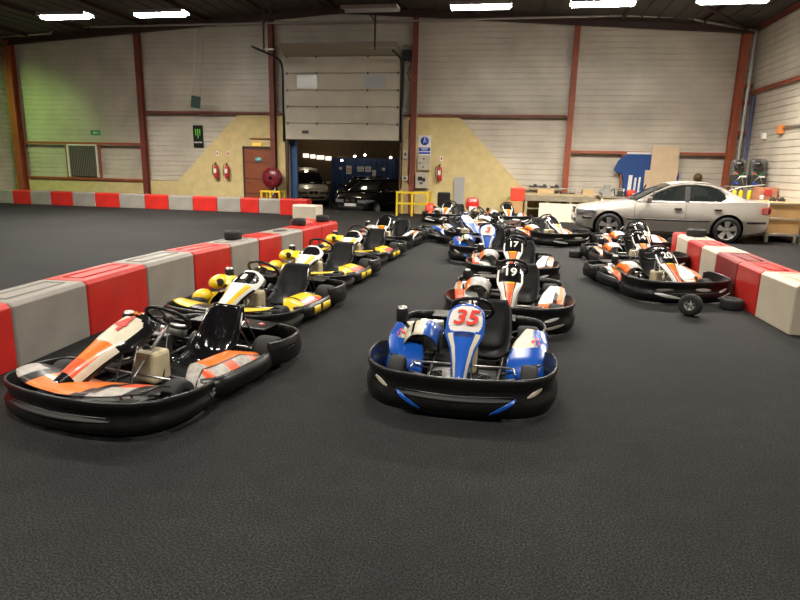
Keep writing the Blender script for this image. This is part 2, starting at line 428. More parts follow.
    if S.get('helmet'):
        for (cx, cy, cz, rx_, ry_, rz_, hole) in ((-.50, -.12, .36, .12, .17, .095, True), (-.58, -.36, .235, .10, .15, .085, False)):
            b = MB(); n = 12; vs = []; fs = []
            for j in range(n + 1):
                for i in range(2 * n):
                    a = PI * j / n; t = 2 * PI * i / (2 * n); vs.append((cx + rx_ * math.sin(a) * math.cos(t), cy + ry_ * math.sin(a) * math.sin(t), cz + rz_ * math.cos(a) * (1 if a < PI / 2 else .7)))
            for j in range(n):
                for i in range(2 * n): fs.append((j * 2 * n + i, j * 2 * n + (i + 1) % (2 * n), (j + 1) * 2 * n + (i + 1) % (2 * n), (j + 1) * 2 * n + i))
            b.add(vs, fs, YELLOW, True)
            if hole: b.lathe([(.032, 0), (.045, .004), (.032, .01), (.001, .006)], (cx + .08, cy - .115, cz + .03), (.55, -1, .35), SATINB, 14)
            b.build('yellow_shell', root)
    return root

def white_plate(bg, u, v, x0=.86, v0=.645, v1=.965):
    return (abs(u) / x0) ** 3.5 + (abs(v - (v0 + v1) / 2) / ((v1 - v0) / 2)) ** 3.5 < 1
def fair_blue(u, v):
    if white_plate(0, u, v): return WHITE
    if v > .64: return BLUE
    if .58 < abs(u) < .86: return CREAM
    if v > .57 and abs(u) < .5: return DBLUE
    return BLUE
def fair_bow(u, v):
    if v > .63:
        if .80 < abs(u) < .97 and v < .86: return WHITE
        return GLOSSB
    if v > .60 and abs(u) < .3: return YELLOW
    if abs(u) < .42: return ORANGE if v > .42 else DORANGE
    if .48 < abs(u) < .95: return WHITE
    return GLOSSB
def fair_yel(u, v):
    if v > .66:
        return GLOSSB if (abs(u) / .8) ** 3 + (abs(v - .81) / .14) ** 3 < 1 else WHITE
    if abs(u) < .36: return WHITE
    if .5 < abs(u) < .78: return YELLOW
    if abs(u) >= .9: return GLOSSB
    return WHITE
def fair_or4(u, v):
    if v > .58:
        return CREAM if ((abs(u) / .74) ** 4 + (abs(v - .75) / .17) ** 4 < 1 or (v < .68 and abs(u) < .74)) else GLOSSB
    if v < .10: return SCUFF if abs(u) < .6 else GLOSSB
    if v < .2: return GLOSSB
    if abs(u) < .70: return ORANGE if v > .36 else DORANGE
    return CREAM if .70 < u < .9 else GLOSSB
def pod_blue(s):
    def f(u, v):
        if ((abs(u - .1) < .10 and abs(v - .40) < .035) or (abs(u - .32) < .12 and abs(v - .46) < .03) or (abs(u - .45) < .08 and abs(v - .38) < .03)): return KRED
        if v < .30: return BLUE if u < .9 else BLACKP
        k = u + 1.6 * (v - .5)
        if k < -.05: return CREAM
        if k < .1: return SCUFF
        return BLUE
    return f
def pod_bow(s):
    def f(u, v):
        if s < 0 and v < .35: return DORANGE if u > .1 else WHITE
        if u > .72: return SCUFF
        if u > .25: return ORANGE if v < .7 else DORANGE
        if -.05 < u <= .25: return BLACKP
        return WHITE if v > .12 else ORANGE
    return f
def pod_yel(s):
    def f(u, v):
        if u > .55: return GLOSSB
        if u > .05: return KRED if v > .3 else YELLOW
        return YELLOW if not (.3 < v < .36) else GLOSSB
    return f
def pod_or(s):
    def f(u, v):
        if u > .7: return BLACKP
        if -.1 < u < .0: return BLACKP
        if u > 0: return DORANGE if int(v * 9) % 3 == 1 else SCUFF
        return ORANGE if v > .25 else SCUFF
    return f
def deck_or4(u, v):
    if u < -.72: return SCUFF if v < .8 else BLACKP
    if u < -.5: return BLACKP
    if u < .22 + .2 * v: return ORANGE
    if u < .42 + .15 * v: return BLACKP
    if u < .8: return DORANGE if v > .5 else SCUFF
    return BLACKP
def deck_yel(u, v):
    if abs(u) < .12: return BLACKP
    return YELLOW if abs(u) > .45 and v < .75 else BLACKP
def cover2(a, b_, thr):
    return lambda u, v: a if (u > thr - .4 * v) else b_
S_BLUE = dict(fair=fair_blue, num=KRED, pod=pod_blue, deck=None, cover=lambda u, v: (CREAM if u < .15 else BLUE) if not (abs(u + .45) < .07) else GLOSSB,
              bstick=[(.365, .425, .28, .42, BLUE, -.42), (.575, .635, .28, .42, BLUE, .42), (.285, .335, .62, .76, CREAM, -.18), (.665, .715, .62, .76, CREAM, .18)], shear=.2, nsize=.205, filter=(-.60, -.02, .42), nsx=1.05)
S_BOW = dict(podtop=.31, fair=fair_bow, num=WHITE, pod=pod_bow, deck=None, cover=lambda u, v: ORANGE if u < -.6 else GREYW,
             bstick=[(.335, .41, .62, .74, SCUFF, .05), (.505, .575, .60, .78, WHITE, -.05), (.33, .44, .28, .44, WHITE, -.2), (.62, .68, .55, .68, WHITE, .15), (.61, .70, .25, .38, SCUFF, .2)], nsize=.17, nsx=.95)
S_YEL = dict(long=True, podtop=.25, fair=fair_yel, num=WHITE, pod=pod_yel, deck=deck_yel, cover=lambda u, v: YELLOW, rail=[(-.08, .08, YELLOW), (.14, .34, YELLOW)], helmet=True, pedal=PINKR, nsize=.13, bstick=[])
S_OR4 = dict(word='Sodi', long=True, podtop=.25, fair=fair_or4, num=KRED, pod=pod_or, deck=deck_or4, cover=lambda u, v: BLACKP, seat=GLOSSB, pedal=PINKR, rear_marks=True, nsize=.23, bstick=[])

def place(o, x, y, deg, label, group):
    o.location = (x, y, 0); o.rotation_euler.z = R(deg); o.scale = (.955, 1.0, 1.0); tag(o, label, 'go-kart', group); return o
def renumber(o, s, S):
    f = [c for c in o.children if c.name.startswith('front_fairing')][0]
    for c in list(f.children):
        if c.name.startswith('race_number'): bpy.data.objects.remove(c, do_unlink=True)
    if s: text_obj('race_number', s, S.get('nsize', .17), S['num'], f, (0, -.37, .508) if S.get('long') else (0, -.325, .562), (R(23 if S.get('long') else 37), 0, 0), .002, .005, shear=S.get('shear', 0), sx=S.get('nsx', 1.0))
K = {}
K['b'] = make_kart(S_BLUE, '35'); K['w'] = make_kart(S_BOW, '19'); HORN = -.065; BTOP = .265; K['y'] = make_kart(S_YEL, '8'); K['o'] = make_kart(S_OR4, '4')
KARTS = [  # most positions here and below: image pixels unprojected offline, then nudged
 ('o', '4', -2.66, 4.18, -10, 'orange and black go-kart with red number 4, nearest on the left beside the barrier', 'go-karts lined up along the left barrier'),
 ('y', '8', -2.84, 6.45, -7, 'yellow and white go-kart directly behind the orange number 4 kart', 'go-karts lined up along the left barrier'),
 ('y', '', -2.87, 8.67, -6, 'yellow and white go-kart, second of the three yellow ones from the front', 'go-karts lined up along the left barrier'),
 ('y', '', -2.84, 10.89, -6, 'yellow and white go-kart, rearmost of the three, near the end of the barrier', 'go-karts lined up along the left barrier'),
 ('w', '', -2.74, 13.1, -6, 'small far go-kart with orange fairing at the back end of the left row', 'go-karts lined up along the left barrier'),
 ('b', '35', -.33, 5.02, 0, 'blue and cream go-kart with big red number 35 facing the camera', 'go-karts in the middle row'),
 ('w', '19', .0, 7.32, 0, 'black, orange and white go-kart with white number 19 behind the blue 35 kart', 'go-karts in the middle row'),
 ('w', '17', .02, 9.95, 0, 'black, orange and white go-kart with white number 17 behind number 19', 'go-karts in the middle row'),
 ('b', '3', -.50, 12.05, 3, 'blue go-kart with red and white plate behind number 17', 'go-karts in the middle row'),
 ('b', '2', -1.25, 14.35, 42, 'blue go-kart turned sideways left of the middle row', 'go-karts parked further back'),
 ('w', '20', 2.10, 9.45, 18, 'black go-kart with white number 20 next to the right barrier', 'go-karts beside the right barrier'),
 ('w', '14', 2.22, 11.80, 12, 'black go-kart with white number 14 behind number 20', 'go-karts beside the right barrier'),
 ('w', '', 2.66, 14.1, 16, 'black and white go-kart in front of the silver car, behind number 14', 'go-karts beside the right barrier'),
 ('w', '', 0.75, 15.0, 36, 'black and orange go-kart pointing at the camera by the front wheel of the silver car', 'go-karts parked further back'),
 ('w', '', -.9, 16.8, -100, 'orange and white go-kart side-on with its seat upright, before the workbench', 'go-karts parked further back'),
 ('w', '', -2.05, 19.45, -8, 'distant black and orange go-kart parked in front of the grey leaning plank', 'go-karts against the yellow wall'),
 ('w', '', -.28, 19.6, 12, 'distant black and orange go-kart below the red case', 'go-karts against the yellow wall'),
]
first = {}
for (k, num, x, y, d, lab, grp) in KARTS:
    S = dict(b=S_BLUE, w=S_BOW, y=S_YEL, o=S_OR4)[k]
    if k not in first:
        o = K[k]; first[k] = o
    else:
        o = copy_tree(K[k])
    renumber(o, num, S)
    place(o, x, y, d, lab, grp)

# nearest kart's fairing turned, shifted and stretched until its nose fits the image
fo = [c for c in K['o'].children if c.name.startswith('front_fairing')][0]
fo.scale = (1.05, 1.03, 1.1); fo.rotation_euler.z = R(-8); fo.location = (-.03, .02, 0)
# ================================================================ CARS
SILVER = mat('silver_car_paint', (.42, .39, .355), .30, metal=.2, coat=.8)
CARBLK = mat('black_car_paint', (.006, .006, .007), .15, coat=1.0)
VANGREY = mat('van_grey_paint', (.50, .47, .43), .35, coat=.5)
TRIM = mat('car_trim_black', (.015, .015, .016), .45)
GLASS = mat('car_glass', (.012, .015, .015), .05, alpha=.80, coat=.3)
INTER = mat('car_interior', (.035, .035, .038), .8)
RIMSILVER = mat('rim_silver', (.60, .59, .57), .35, metal=.25)
LAMPG = mat('headlamp_glass', (.16, .17, .18), .12, coat=.6)
TAIL = mat('tail_lamp_red', (.45, .012, .015), .2, coat=.6)
CHROME = mat('chrome', (.8, .8, .8), .12, metal=1)
def applied(o, cutters):
    for c in cutters:
        md = o.modifiers.new('b', 'BOOLEAN'); md.operation = 'DIFFERENCE'; md.object = c; md.solver = 'EXACT'
    dg = bpy.context.evaluated_depsgraph_get(); dg.update()
    me = bpy.data.meshes.new_from_object(o.evaluated_get(dg)); o.modifiers.clear(); o.data = me
    for c in cutters: bpy.data.objects.remove(c, do_unlink=True)
def make_car(C, name='silver_car'):
    root = empty(name); paint = C['paint']; XF, XR = C['xf'], C['xr']; fa, ra = C['axles']; rad = C['rad']; W_ = C['w']
    xs = sorted(set([XF, XF + .03, XF + .09, XF + .2, XF + .4, XR - .4, XR - .2, XR - .09, XR - .03, XR] + [XF + .4 + (XR - XF - .8) * k / 22 for k in range(23)]))
    b = MB(); rings = []
    for x in xs:
        e = min((x - XF), (XR - x)); wf = W_ * (1 - .28 * max(0, 1 - e / .42) ** 2.2)
        zt = interp(C['top'], x)[0]; zb = .19 + .10 * max(0, 1 - e / .45)
        tk = max(0, 1 - e / .12) * .0
        half = [(0, zb), (wf * .84, zb), (wf * .93, zb + .04), (wf * .985, .42), (wf, .56), (wf * .985, .70), (wf * .96, min(.82, zt - .07)), (wf * .92, zt - .035), (wf * .82, zt - .008), (wf * .45, zt + .012), (0, zt + .018)]
        rings.append([(x, -p[0], p[1]) for p in half] + [(x, p[0], p[1]) for p in half[-2:0:-1]])
    n = len(rings[0]); vs = [p for r_ in rings for p in r_]
    fs = [(i * n + k, i * n + (k + 1) % n, (i + 1) * n + (k + 1) % n, (i + 1) * n + k) for i in range(len(rings) - 1) for k in range(n)]
    b.add(vs, fs, paint, True); b.add(rings[0], [tuple(range(n))], paint); b.add(rings[-1], [tuple(range(n))[::-1]], paint)
    body = b.build('body', root)
    cuts = []
    for ax in (fa, ra):
        for s in (-1, 1):
            c = MB(); c.lathe([(.001, 0), (rad + .055, 0), (rad + .055, .6), (.001, .6)], (ax, s * .58, rad + .01), (0, s, 0), TRIM, 40, False); cuts.append(c.build('cut'))
    applied(body, cuts)
    for p in body.data.polygons: p.use_smooth = True
    body.data.set_sharp_from_angle(angle=R(32))
    for s in (-1, 1):
        for ax in (fa, ra):
            # dark wheel housing
            c = MB(); c.lathe([(rad + .05, 0), (rad + .05, .16), (.001, .16)], (ax, s * (W_ - .04), rad + .01), (0, -s, 0), TRIM, 32); c.build('wheel_housing', root)
            if s < 0 or True:
                arc = [(ax + math.cos(a) * (rad + .06), s * (W_ + .0) * (1 if True else 1), rad + .01 + math.sin(a) * (rad + .06)) for a in [R(-10) + R(200) * k / 16 for k in range(17)]]
            w = MB(); r = rad
            w.lathe([(r * .70, -.10), (r * .74, -.105), (r * .93, -.10), (r, -.075), (r, .075), (r * .93, .10), (r * .74, .105), (r * .70, .10), (r * .70, -.10)], (0, 0, 0), (0, 1, 0), RUBBER, 36)
            wo = w.build('wheel', root, loc=(ax, s * (W_ - .105), r))
            q = MB(); q.lathe([(r * .71, .10), (r * .69, .085), (r * .66, .05), (r * .62, -.05)], (0, 0, 0), (0, s, 0), RIMSILVER, 36)
            q.lathe([(r * .69, -.02), (.001, -.02)], (0, 0, 0), (0, s, 0), TRIM, 30); q.lathe([(r * .18, .06), (r * .14, .075), (.001, .078)], (0, 0, 0), (0, s, 0), RIMSILVER, 16)
            for k in range(5):
                a = 2 * PI * k / 5 + .3
                d = Vector((math.cos(a), 0, math.sin(a))); t = Vector((-math.sin(a), 0, math.cos(a))); oy = Vector((0, s, 0))
                i0 = d * r * .10; o1 = d * r * .69
                V = [i0 - t * .034 + oy * .068, i0 + t * .034 + oy * .068, o1 + t * .072 + oy * .088, o1 - t * .072 + oy * .088, i0 - t * .034 + oy * .03, i0 + t * .034 + oy * .03, o1 + t * .056 + oy * .03, o1 - t * .056 + oy * .03]
                q.add(V, [(0, 1, 2, 3), (7, 6, 5, 4), (0, 4, 5, 1), (1, 5, 6, 2), (2, 6, 7, 3), (3, 7, 4, 0)], RIMSILVER)
            q.build('alloy_rim', wo)
    # greenhouse
    outer, inner = C['outer'], C['inner']
    gy = lambda z: W_ * .915 - .46 * (z - C['belt'])
    OP = [(p[0], p[1]) for p in outer]; IP = [(p[0], p[1]) for p in inner]; n = len(OP)
    for s in (-1, 1):
        f = MB(); vs = [(p[0], s * gy(p[1]), p[1]) for p in OP] + [(p[0], s * (gy(p[1]) + .004), p[1]) for p in IP]; vb = [(v[0], v[1] - s * .04, v[2]) for v in vs]
        f.add(vs, [(k, (k + 1) % n, n + (k + 1) % n, n + k) for k in range(n)], paint, True); f.add(vb, [(k, n + k, n + (k + 1) % n, (k + 1) % n) for k in range(n)], INTER)
        f.add(vs[n:] + vb[n:], [(k, (k + 1) % n, n + (k + 1) % n, n + k) for k in range(n)], TRIM)
        f.build('window_frame', root)
        g = MB(); g.add([(p[0], s * (gy(p[1]) - .006), p[1]) for p in IP], [tuple(range(n))], C.get('glass', GLASS)); g.build('side_glass', root, recalc=False)
        for (xa, xb, tilt) in C['pillars']:
            f = MB(); za, zb = C['belt'] + .01, C['ptop']
            V = [(xa, s * (gy(za) + .006), za), (xb, s * (gy(za) + .006), za), (xb + tilt, s * (gy(zb) + .006), zb), (xa + tilt, s * (gy(zb) + .006), zb)]
            f.add(V + [(v[0], v[1] - s * .05, v[2]) for v in V], [(0, 1, 2, 3), (7, 6, 5, 4), (0, 4, 5, 1), (1, 5, 6, 2), (2, 6, 7, 3), (3, 7, 4, 0)], TRIM)
            f.build('door_pillar', root)
    # roof / windscreen / rear glass across
    i0, i1 = C['roof']  # indices of outer outline for roof
    def strip(k0, k1, mt, name, inset=0.0, th=.02):
        g = MB(); pts = OP[k0:k1 + 1]; tab = [(q / (len(pts) - 1),) + p for q, p in enumerate(pts)]
        def fn(u, v):
            x, z = interp(tab, v); y = (gy(z) - inset) * u; return (x + (-.05 if k0 < i0 else 0) * (1 - u * u), y, z + .025 * (1 - u * u))
        g.grid(fn, 10, max(2, 3 * (k1 - k0)), mt, th); return g.build(name, root)
    strip(0, i0, C.get('glass', GLASS), 'windscreen', .02, .005); strip(i0, i1, paint, 'roof', 0, .03); strip(i1, C['rearend'], C.get('glass', GLASS), 'rear_window', .03, .005)
    # interior
    g = MB(); xm = (fa + ra) / 2
    for s in (-1, 1):
        g.box((xm + .0, s * .38, .82), (.16, .46, .62), INTER, (0, 12, 0)); g.box((xm + .07, s * .38, 1.16), (.10, .24, .16), INTER)
    g.box((xm + .95, 0, .84), (.2, 1.2, .5), INTER, (0, 16, 0)); g.box((fa + .8, 0, .90), (.3, 1.3, .1), INTER)
    g.build('interior', root, bev=.03)
    # details
    for s in (-1, 1):
        def sy(x, z, o=.004):
            e = min((x - XF), (XR - x)); wf = W_ * (1 - .28 * max(0, 1 - e / .42) ** 2.2)
            k = interp([(.42, .985), (.56, 1.0), (.70, .985), (.82, .96), (.92, .93)], z)[0]; return s * (wf * k + o)
        g = MB()
        for (xa, xb, zc, h) in C['strips']:
            m_ = 12
            g.grid(lambda u, v: (xa + (xb - xa) * v, sy(xa + (xb - xa) * v, zc + u * h / 2, .008 - .004 * abs(u)), zc + u * h / 2), 2, m_, TRIM, .008)
        g.build('rub_strip', root)
        for x in C['doorlines']:
            g = MB(); g.tube([(x + .0, sy(x, z, .0005), z) for z in (.30, .42, .56, .70, .82, C['belt'] - .04)], .0035, TRIM, 4); g.build('door_gap', root)
        for x in C['handles']:
            g = MB(); g.box((x, sy(x, .80, .012), .80), (.17, .03, .032), C.get('handle', TRIM)); g.build('door_handle', root, bev=.008)
        g = MB(); mx = C['mirror']; g.box((mx, s * (W_ + .09), C['belt'] + .06), (.12, .2, .12), paint); g.box((mx + .03, s * (W_ - .02), C['belt'] + .01), (.06, .12, .03), TRIM); g.build('wing_mirror', root, bev=.03)
    for s in (-1, 1):
        g = MB()
        def hl(u, v):
            x = XF + .05 + .42 * v; e = x - XF; wf = W_ * (1 - .28 * max(0, 1 - e / .42) ** 2.2)
            return (x - .012, s * (wf * .975 + .012), .655 + .02 * v + u * (.065 - .035 * v))
        g.grid(hl, 4, 8, LAMPG, .02); g.box((XF + .012, s * .50, .645), (.04, .36, .12), LAMPG); g.build('headlamp', root)
        g = MB()
        def tl(u, v):
            x = XR - .03 - .20 * v; e = XR - x; wf = W_ * (1 - .28 * max(0, 1 - e / .42) ** 2.2)
            return (x, s * (wf * .985 + .012), .80 + u * (.10 - .03 * v))
        g.grid(tl, 4, 8, TAIL, .02); g.box((XR - .005, s * .56, .80), (.03, .24, .15), TAIL); g.build('tail_lamp', root)
    g = MB(); g.box((XF + .005, 0, .42), (.04, 1.1, .10), TRIM)
    for s in (-1, 1): g.box((XF - .0, s * .12, .66), (.04, .18, .13), TRIM); g.box((XF - .006, s * .12, .66), (.03, .20, .012), CHROME)
    g.build('grille', root)
    g = MB(); g.box((XF - .012, 0, .50), (.02, .52, .11), WHITE); g.build('number_plate', root)
    return root
SEDAN = dict(paint=SILVER, xf=-2.235, xr=2.235, axles=(-1.46, 1.265), rad=.318, w=.87, belt=.95,
    top=[(-2.235, .66), (-2.2, .72), (-2.05, .775), (-1.6, .855), (-.85, .955), (-.5, .955), (.9, .985), (1.4, 1.03), (1.9, 1.035), (2.12, 1.015), (2.2, .95), (2.235, .86)],
    outer=[(-.86, .95), (-.45, 1.18), (-.08, 1.345), (.2, 1.40), (.5, 1.41), (.85, 1.385), (1.15, 1.30), (1.4, 1.18), (1.68, 1.03), (1.35, .965), (.2, .945), (-.5, .94)],
    inner=[(-.70, .965), (-.38, 1.15), (-.05, 1.295), (.2, 1.35), (.5, 1.36), (.80, 1.34), (1.02, 1.275), (1.16, 1.18), (1.20, 1.07), (1.10, .985), (.2, .975), (-.45, .965)],
    pillars=[(.26, .37, .02), (-.52, -.49, .10)], ptop=1.33, roof=(2, 6), rearend=8, strips=[(-2.1, -1.88, .52, .05), (-1.05, .85, .52, .035), (1.68, 2.15, .52, .05)],
    doorlines=[-.88, .30], handles=[.12, 1.02], mirror=-.60)
GLASSD = mat('dark_tinted_glass', (.008, .009, .01), .06, coat=.5)
HATCH = dict(glass=GLASSD, paint=CARBLK, xf=-1.98, xr=1.98, axles=(-1.25, 1.25), rad=.31, w=.86, belt=.98,
    top=[(-1.98, .66), (-1.9, .76), (-1.5, .88), (-.8, .99), (.9, 1.0), (1.8, 1.0), (1.98, .95)],
    outer=[(-.95, .98), (-.5, 1.22), (-.1, 1.40), (.2, 1.46), (.6, 1.47), (1.1, 1.44), (1.5, 1.36), (1.75, 1.18), (1.9, 1.0), (1.35, .98), (.2, .965), (-.5, .965)],
    inner=[(-.75, .995), (-.42, 1.18), (-.05, 1.33), (.2, 1.39), (.6, 1.40), (1.0, 1.38), (1.25, 1.32), (1.45, 1.2), (1.5, 1.06), (1.35, 1.01), (.2, 1.0), (-.45, .99)],
    pillars=[(.26, .36, .02)], ptop=1.37, roof=(2, 6), rearend=8, strips=[(-.95, .9, .5, .04)], doorlines=[-.9, .3], handles=[.1], mirror=-.62)
VAN = dict(HATCH); VAN.update(paint=VANGREY, belt=1.05, top=[(-1.98, .7), (-1.9, .85), (-1.45, .98), (-1.0, 1.06), (.9, 1.08), (1.8, 1.08), (1.98, 1.0)],
    outer=[(-1.1, 1.05), (-.75, 1.38), (-.4, 1.66), (-.1, 1.76), (.5, 1.80), (1.2, 1.80), (1.7, 1.77), (1.86, 1.5), (1.95, 1.08), (1.35, 1.05), (.2, 1.04), (-.5, 1.03)],
    inner=[(-.85, 1.08), (-.62, 1.33), (-.35, 1.56), (-.1, 1.64), (.1, 1.66), (.2, 1.66), (.28, 1.62), (.3, 1.4), (.3, 1.2), (.28, 1.08), (.0, 1.07), (-.5, 1.06)], pillars=[(-.5, -.46, .06)], ptop=1.5, mirror=-.78)
o = make_car(SEDAN, 'sedan_car'); o.location = (3.93, 17.14, 0); o.scale = (1.04, 1.0, 1.03)
tag(o, 'silver four-door saloon car parked behind the right barrier', 'car')
o = make_car(HATCH, 'hatchback_car'); o.location = (-5.95, 25.3, -.35); o.rotation_euler.z = R(76); tag(o, 'glossy black hatchback with its front and white plate in the open gateway', 'car')
o = copy_tree(o); o.location = (-7.5, 29.75, -.35); o.rotation_euler.z = R(84); tag(o, 'dark car standing behind the black hatchback', 'car')
o = make_car(VAN, 'van_car'); o.location = (-10.75, 30.6, -.35); o.rotation_euler.z = R(118); tag(o, 'grey compact van at the left inside the dark gateway', 'car')

# ================================================================ SETTING
def asphalt():
    m = bpy.data.materials.new('asphalt'); m.use_nodes = True; nt = m.node_tree; b = nt.nodes['Principled BSDF']; L = nt.links
    tc = nt.nodes.new('ShaderNodeTexCoord')
    n1 = nt.nodes.new('ShaderNodeTexNoise'); n1.inputs['Scale'].default_value = 95; n1.inputs['Detail'].default_value = 5
    n2 = nt.nodes.new('ShaderNodeTexNoise'); n2.inputs['Scale'].default_value = .5; n2.inputs['Detail'].default_value = 5
    n3 = nt.nodes.new('ShaderNodeTexNoise'); n3.inputs['Scale'].default_value = 6; n3.inputs['Detail'].default_value = 6
    for n in (n1, n2, n3): L.new(tc.outputs['Object'], n.inputs['Vector'])
    r1 = nt.nodes.new('ShaderNodeValToRGB'); e = r1.color_ramp.elements; e[0].position = .42; e[0].color = (.004, .004, .0044, 1); e[1].position = .62; e[1].color = (.036, .0358, .0365, 1)
    L.new(n1.outputs['Fac'], r1.inputs['Fac'])
    r2 = nt.nodes.new('ShaderNodeValToRGB'); e = r2.color_ramp.elements; e[0].position = .35; e[0].color = (.62, .62, .63, 1); e[1].position = .7; e[1].color = (1.12, 1.1, 1.06, 1)
    L.new(n2.outputs['Fac'], r2.inputs['Fac'])
    r3 = nt.nodes.new('ShaderNodeValToRGB'); e = r3.color_ramp.elements; e[0].position = .3; e[0].color = (.8, .8, .8, 1); e[1].position = .7; e[1].color = (1.1, 1.1, 1.1, 1)
    L.new(n3.outputs['Fac'], r3.inputs['Fac'])
    m1 = nt.nodes.new('ShaderNodeMixRGB'); m1.blend_type = 'MULTIPLY'; m1.inputs['Fac'].default_value = 1; L.new(r1.outputs['Color'], m1.inputs['Color1']); L.new(r2.outputs['Color'], m1.inputs['Color2'])
    m2 = nt.nodes.new('ShaderNodeMixRGB'); m2.blend_type = 'MULTIPLY'; m2.inputs['Fac'].default_value = 1; L.new(m1.outputs['Color'], m2.inputs['Color1']); L.new(r3.outputs['Color'], m2.inputs['Color2'])
    L.new(m2.outputs['Color'], b.inputs['Base Color']); b.inputs['Roughness'].default_value = .8; b.inputs['Specular IOR Level'].default_value = .22
    bp = nt.nodes.new('ShaderNodeBump'); bp.inputs['Strength'].default_value = .15; bp.inputs['Distance'].default_value = .001; L.new(n1.outputs['Fac'], bp.inputs['Height']); L.new(bp.outputs['Normal'], b.inputs['Normal'])
    return m
ASPH = asphalt()
WY = 22.2
b = MB(); b.box((-6.5, 7.2, -.1), (32, 30.4, .2), ASPH); struct(b.build('floor'))
b = MB(); b.prism([(22.4, 0), (24.2, -.35), (36, -.35), (36, -.6), (22.4, -.6)], -15.5, -1, ASPH, axis='x'); struct(b.build('floor_annex'))
CLAD = mat('wall_cladding', (.56, .51, .425), .36, metal=.0, var=.2, scale=.9, detail=6)
YWALL = mat('yellow_render', (.62, .50, .24), .85, var=.12, scale=3.5, bump=.4, bscale=30, detail=6)
CEIL = mat('ceiling_sheet', (.065, .056, .043), .7, var=.2, scale=1)
OXIDE = mat('oxide_red_steel', (.19, .045, .028), .55, var=.2, scale=3)
OXIDEL = mat('oxide_red_column', (.33, .075, .03), .5, var=.2, scale=3)
DARKOX = mat('dark_oxide_steel', (.040, .016, .012), .6, var=.2, scale=3)
GALV = mat('galvanised', (.42, .41, .38), .4, metal=.6)
def ztop(x): return 7.12 - .065 * abs(x + 6.4)
def clad(p0, p1, z0, z1fn, mt=CLAD, nx=1):
    # horizontally ribbed sheet between two plan points
    b = MB(); p0 = Vector((p0[0], p0[1], 0)); p1 = Vector((p1[0], p1[1], 0)); t = (p1 - p0).normalized(); nn = Vector((t.y, -t.x, 0))
    zmax = max(z1fn(p0.x), z1fn(p1.x)); prof = []; z = z0; pitch = .19
    while z < zmax:
        for dz, d in ((0, 0), (.145, 0), (.155, -.022), (.18, -.022)):
            if z + dz < zmax: prof.append((z + dz, d))
        z += pitch
    prof.append((zmax, 0)); vs = []; 
    for (zz, d) in prof:
        for p in (p0, p1): q = p + nn * d; vs.append((q.x, q.y, min(zz, z1fn(p.x))))
    n = len(prof); fs = [(2 * k, 2 * k + 1, 2 * k + 3, 2 * k + 2) for k in range(n - 1)]
    b.add(vs, fs, mt)
    # backing sheet gives the wall its thickness
    bk = [p0 - nn * .12 + Vector((0, 0, z0)), p1 - nn * .12 + Vector((0, 0, z0)), p1 - nn * .12 + Vector((0, 0, z1fn(p1.x))), p0 - nn * .12 + Vector((0, 0, z1fn(p0.x)))]
    fr = [vs[0], vs[1], vs[-1], vs[-2]]
    b.add([tuple(v) for v in bk] + fr, [(0, 1, 2, 3), (0, 1, 5, 4), (1, 2, 6, 5), (2, 3, 7, 6), (3, 0, 4, 7)], mt)
    return b
DX0, DX1, DZ = -8.52, -4.22, 2.58
XL, XC = -20.45, 7.25
zt = lambda x: ztop(x) + .1
struct(clad((XL, WY), (DX0, WY), 0, zt).build('wall_back', recalc=False))
struct(clad((DX1, WY), (XC, WY), 0, zt).build('wall_back', recalc=False))
struct(clad((DX0, WY), (DX1, WY), DZ, zt).build('wall_back', recalc=False))
RD = Vector((0, -1, 0)); RE = Vector((XC, WY, 0)) + RD * 30
struct(clad((XC, WY), (RE.x, RE.y), 0, lambda x: 6.3).build('wall_right', recalc=False))
struct(clad((XL, -8), (XL, WY), 0, lambda x: 6.25).build('wall_left', recalc=False))
# yellow rendered masonry, lower wall with sloping shoulders
b = MB(); b.prism([(XL, 0), (DX0 - .09, 0), (DX0 - .09, 3.44), (-10.5, 3.44), (-13.1, .93), (XL, .93)], WY - .16, WY - .02, YWALL)
b.prism([(DX1 + .06, 0), (.52, 0), (.50, .78), (-2.12, 3.44), (DX1 + .06, 3.44)], WY - .16, WY - .02, YWALL)
b.prism([(.50, 0), (XC, 0), (XC, .80), (.50, .80)], WY - .16, WY - .02, YWALL)
struct(b.build('wall_back_masonry'))
# roof
b = MB()
for (x0, x1) in ((XL - .1, -6.4), (-6.4, XC + .1)):
    V = [(x0, -8, ztop(x0)), (x1, -8, ztop(x1)), (x1, WY + .1, ztop(x1)), (x0, WY + .1, ztop(x0))]
    b.add(V + [(v[0], v[1], v[2] + .15) for v in V], [(0, 1, 2, 3), (4, 5, 6, 7), (0, 1, 5, 4), (1, 2, 6, 5), (2, 3, 7, 6), (3, 0, 4, 7)], CEIL)
for k in range(64):
    x = XL + .5 * k
    if x < 7.2: b.box((x, 7, ztop(x) - .012), (.05, 30, .05), CEIL)
struct(b.build('ceiling'))
tn = [0]
def trim(b, bev=0):
    tn[0] += 1; return struct(b.build('trim_%d' % tn[0], bev=bev))
def ibeam(b, p0, p1, w, h, mt, up=(0, 0, 1)):
    p0 = Vector(p0); p1 = Vector(p1); t = (p1 - p0).normalized(); u = Vector(up); s = t.cross(u).normalized(); u = s.cross(t).normalized(); L = p1 - p0
    def plate(cu, hw, hh):
        vs = [p0 + s * a + u * (cu + c) for a, c in ((-hw, -hh), (hw, -hh), (hw, hh), (-hw, hh))] + [p1 + s * a + u * (cu + c) for a, c in ((-hw, -hh), (hw, -hh), (hw, hh), (-hw, hh))]
        b.add(vs, [(0, 1, 2, 3), (7, 6, 5, 4), (0, 4, 5, 1), (1, 5, 6, 2), (2, 6, 7, 3), (3, 7, 4, 0)], mt)
    plate(h / 2 - .008, w / 2, .008); plate(-h / 2 + .008, w / 2, .008); plate(0, .006, h / 2)
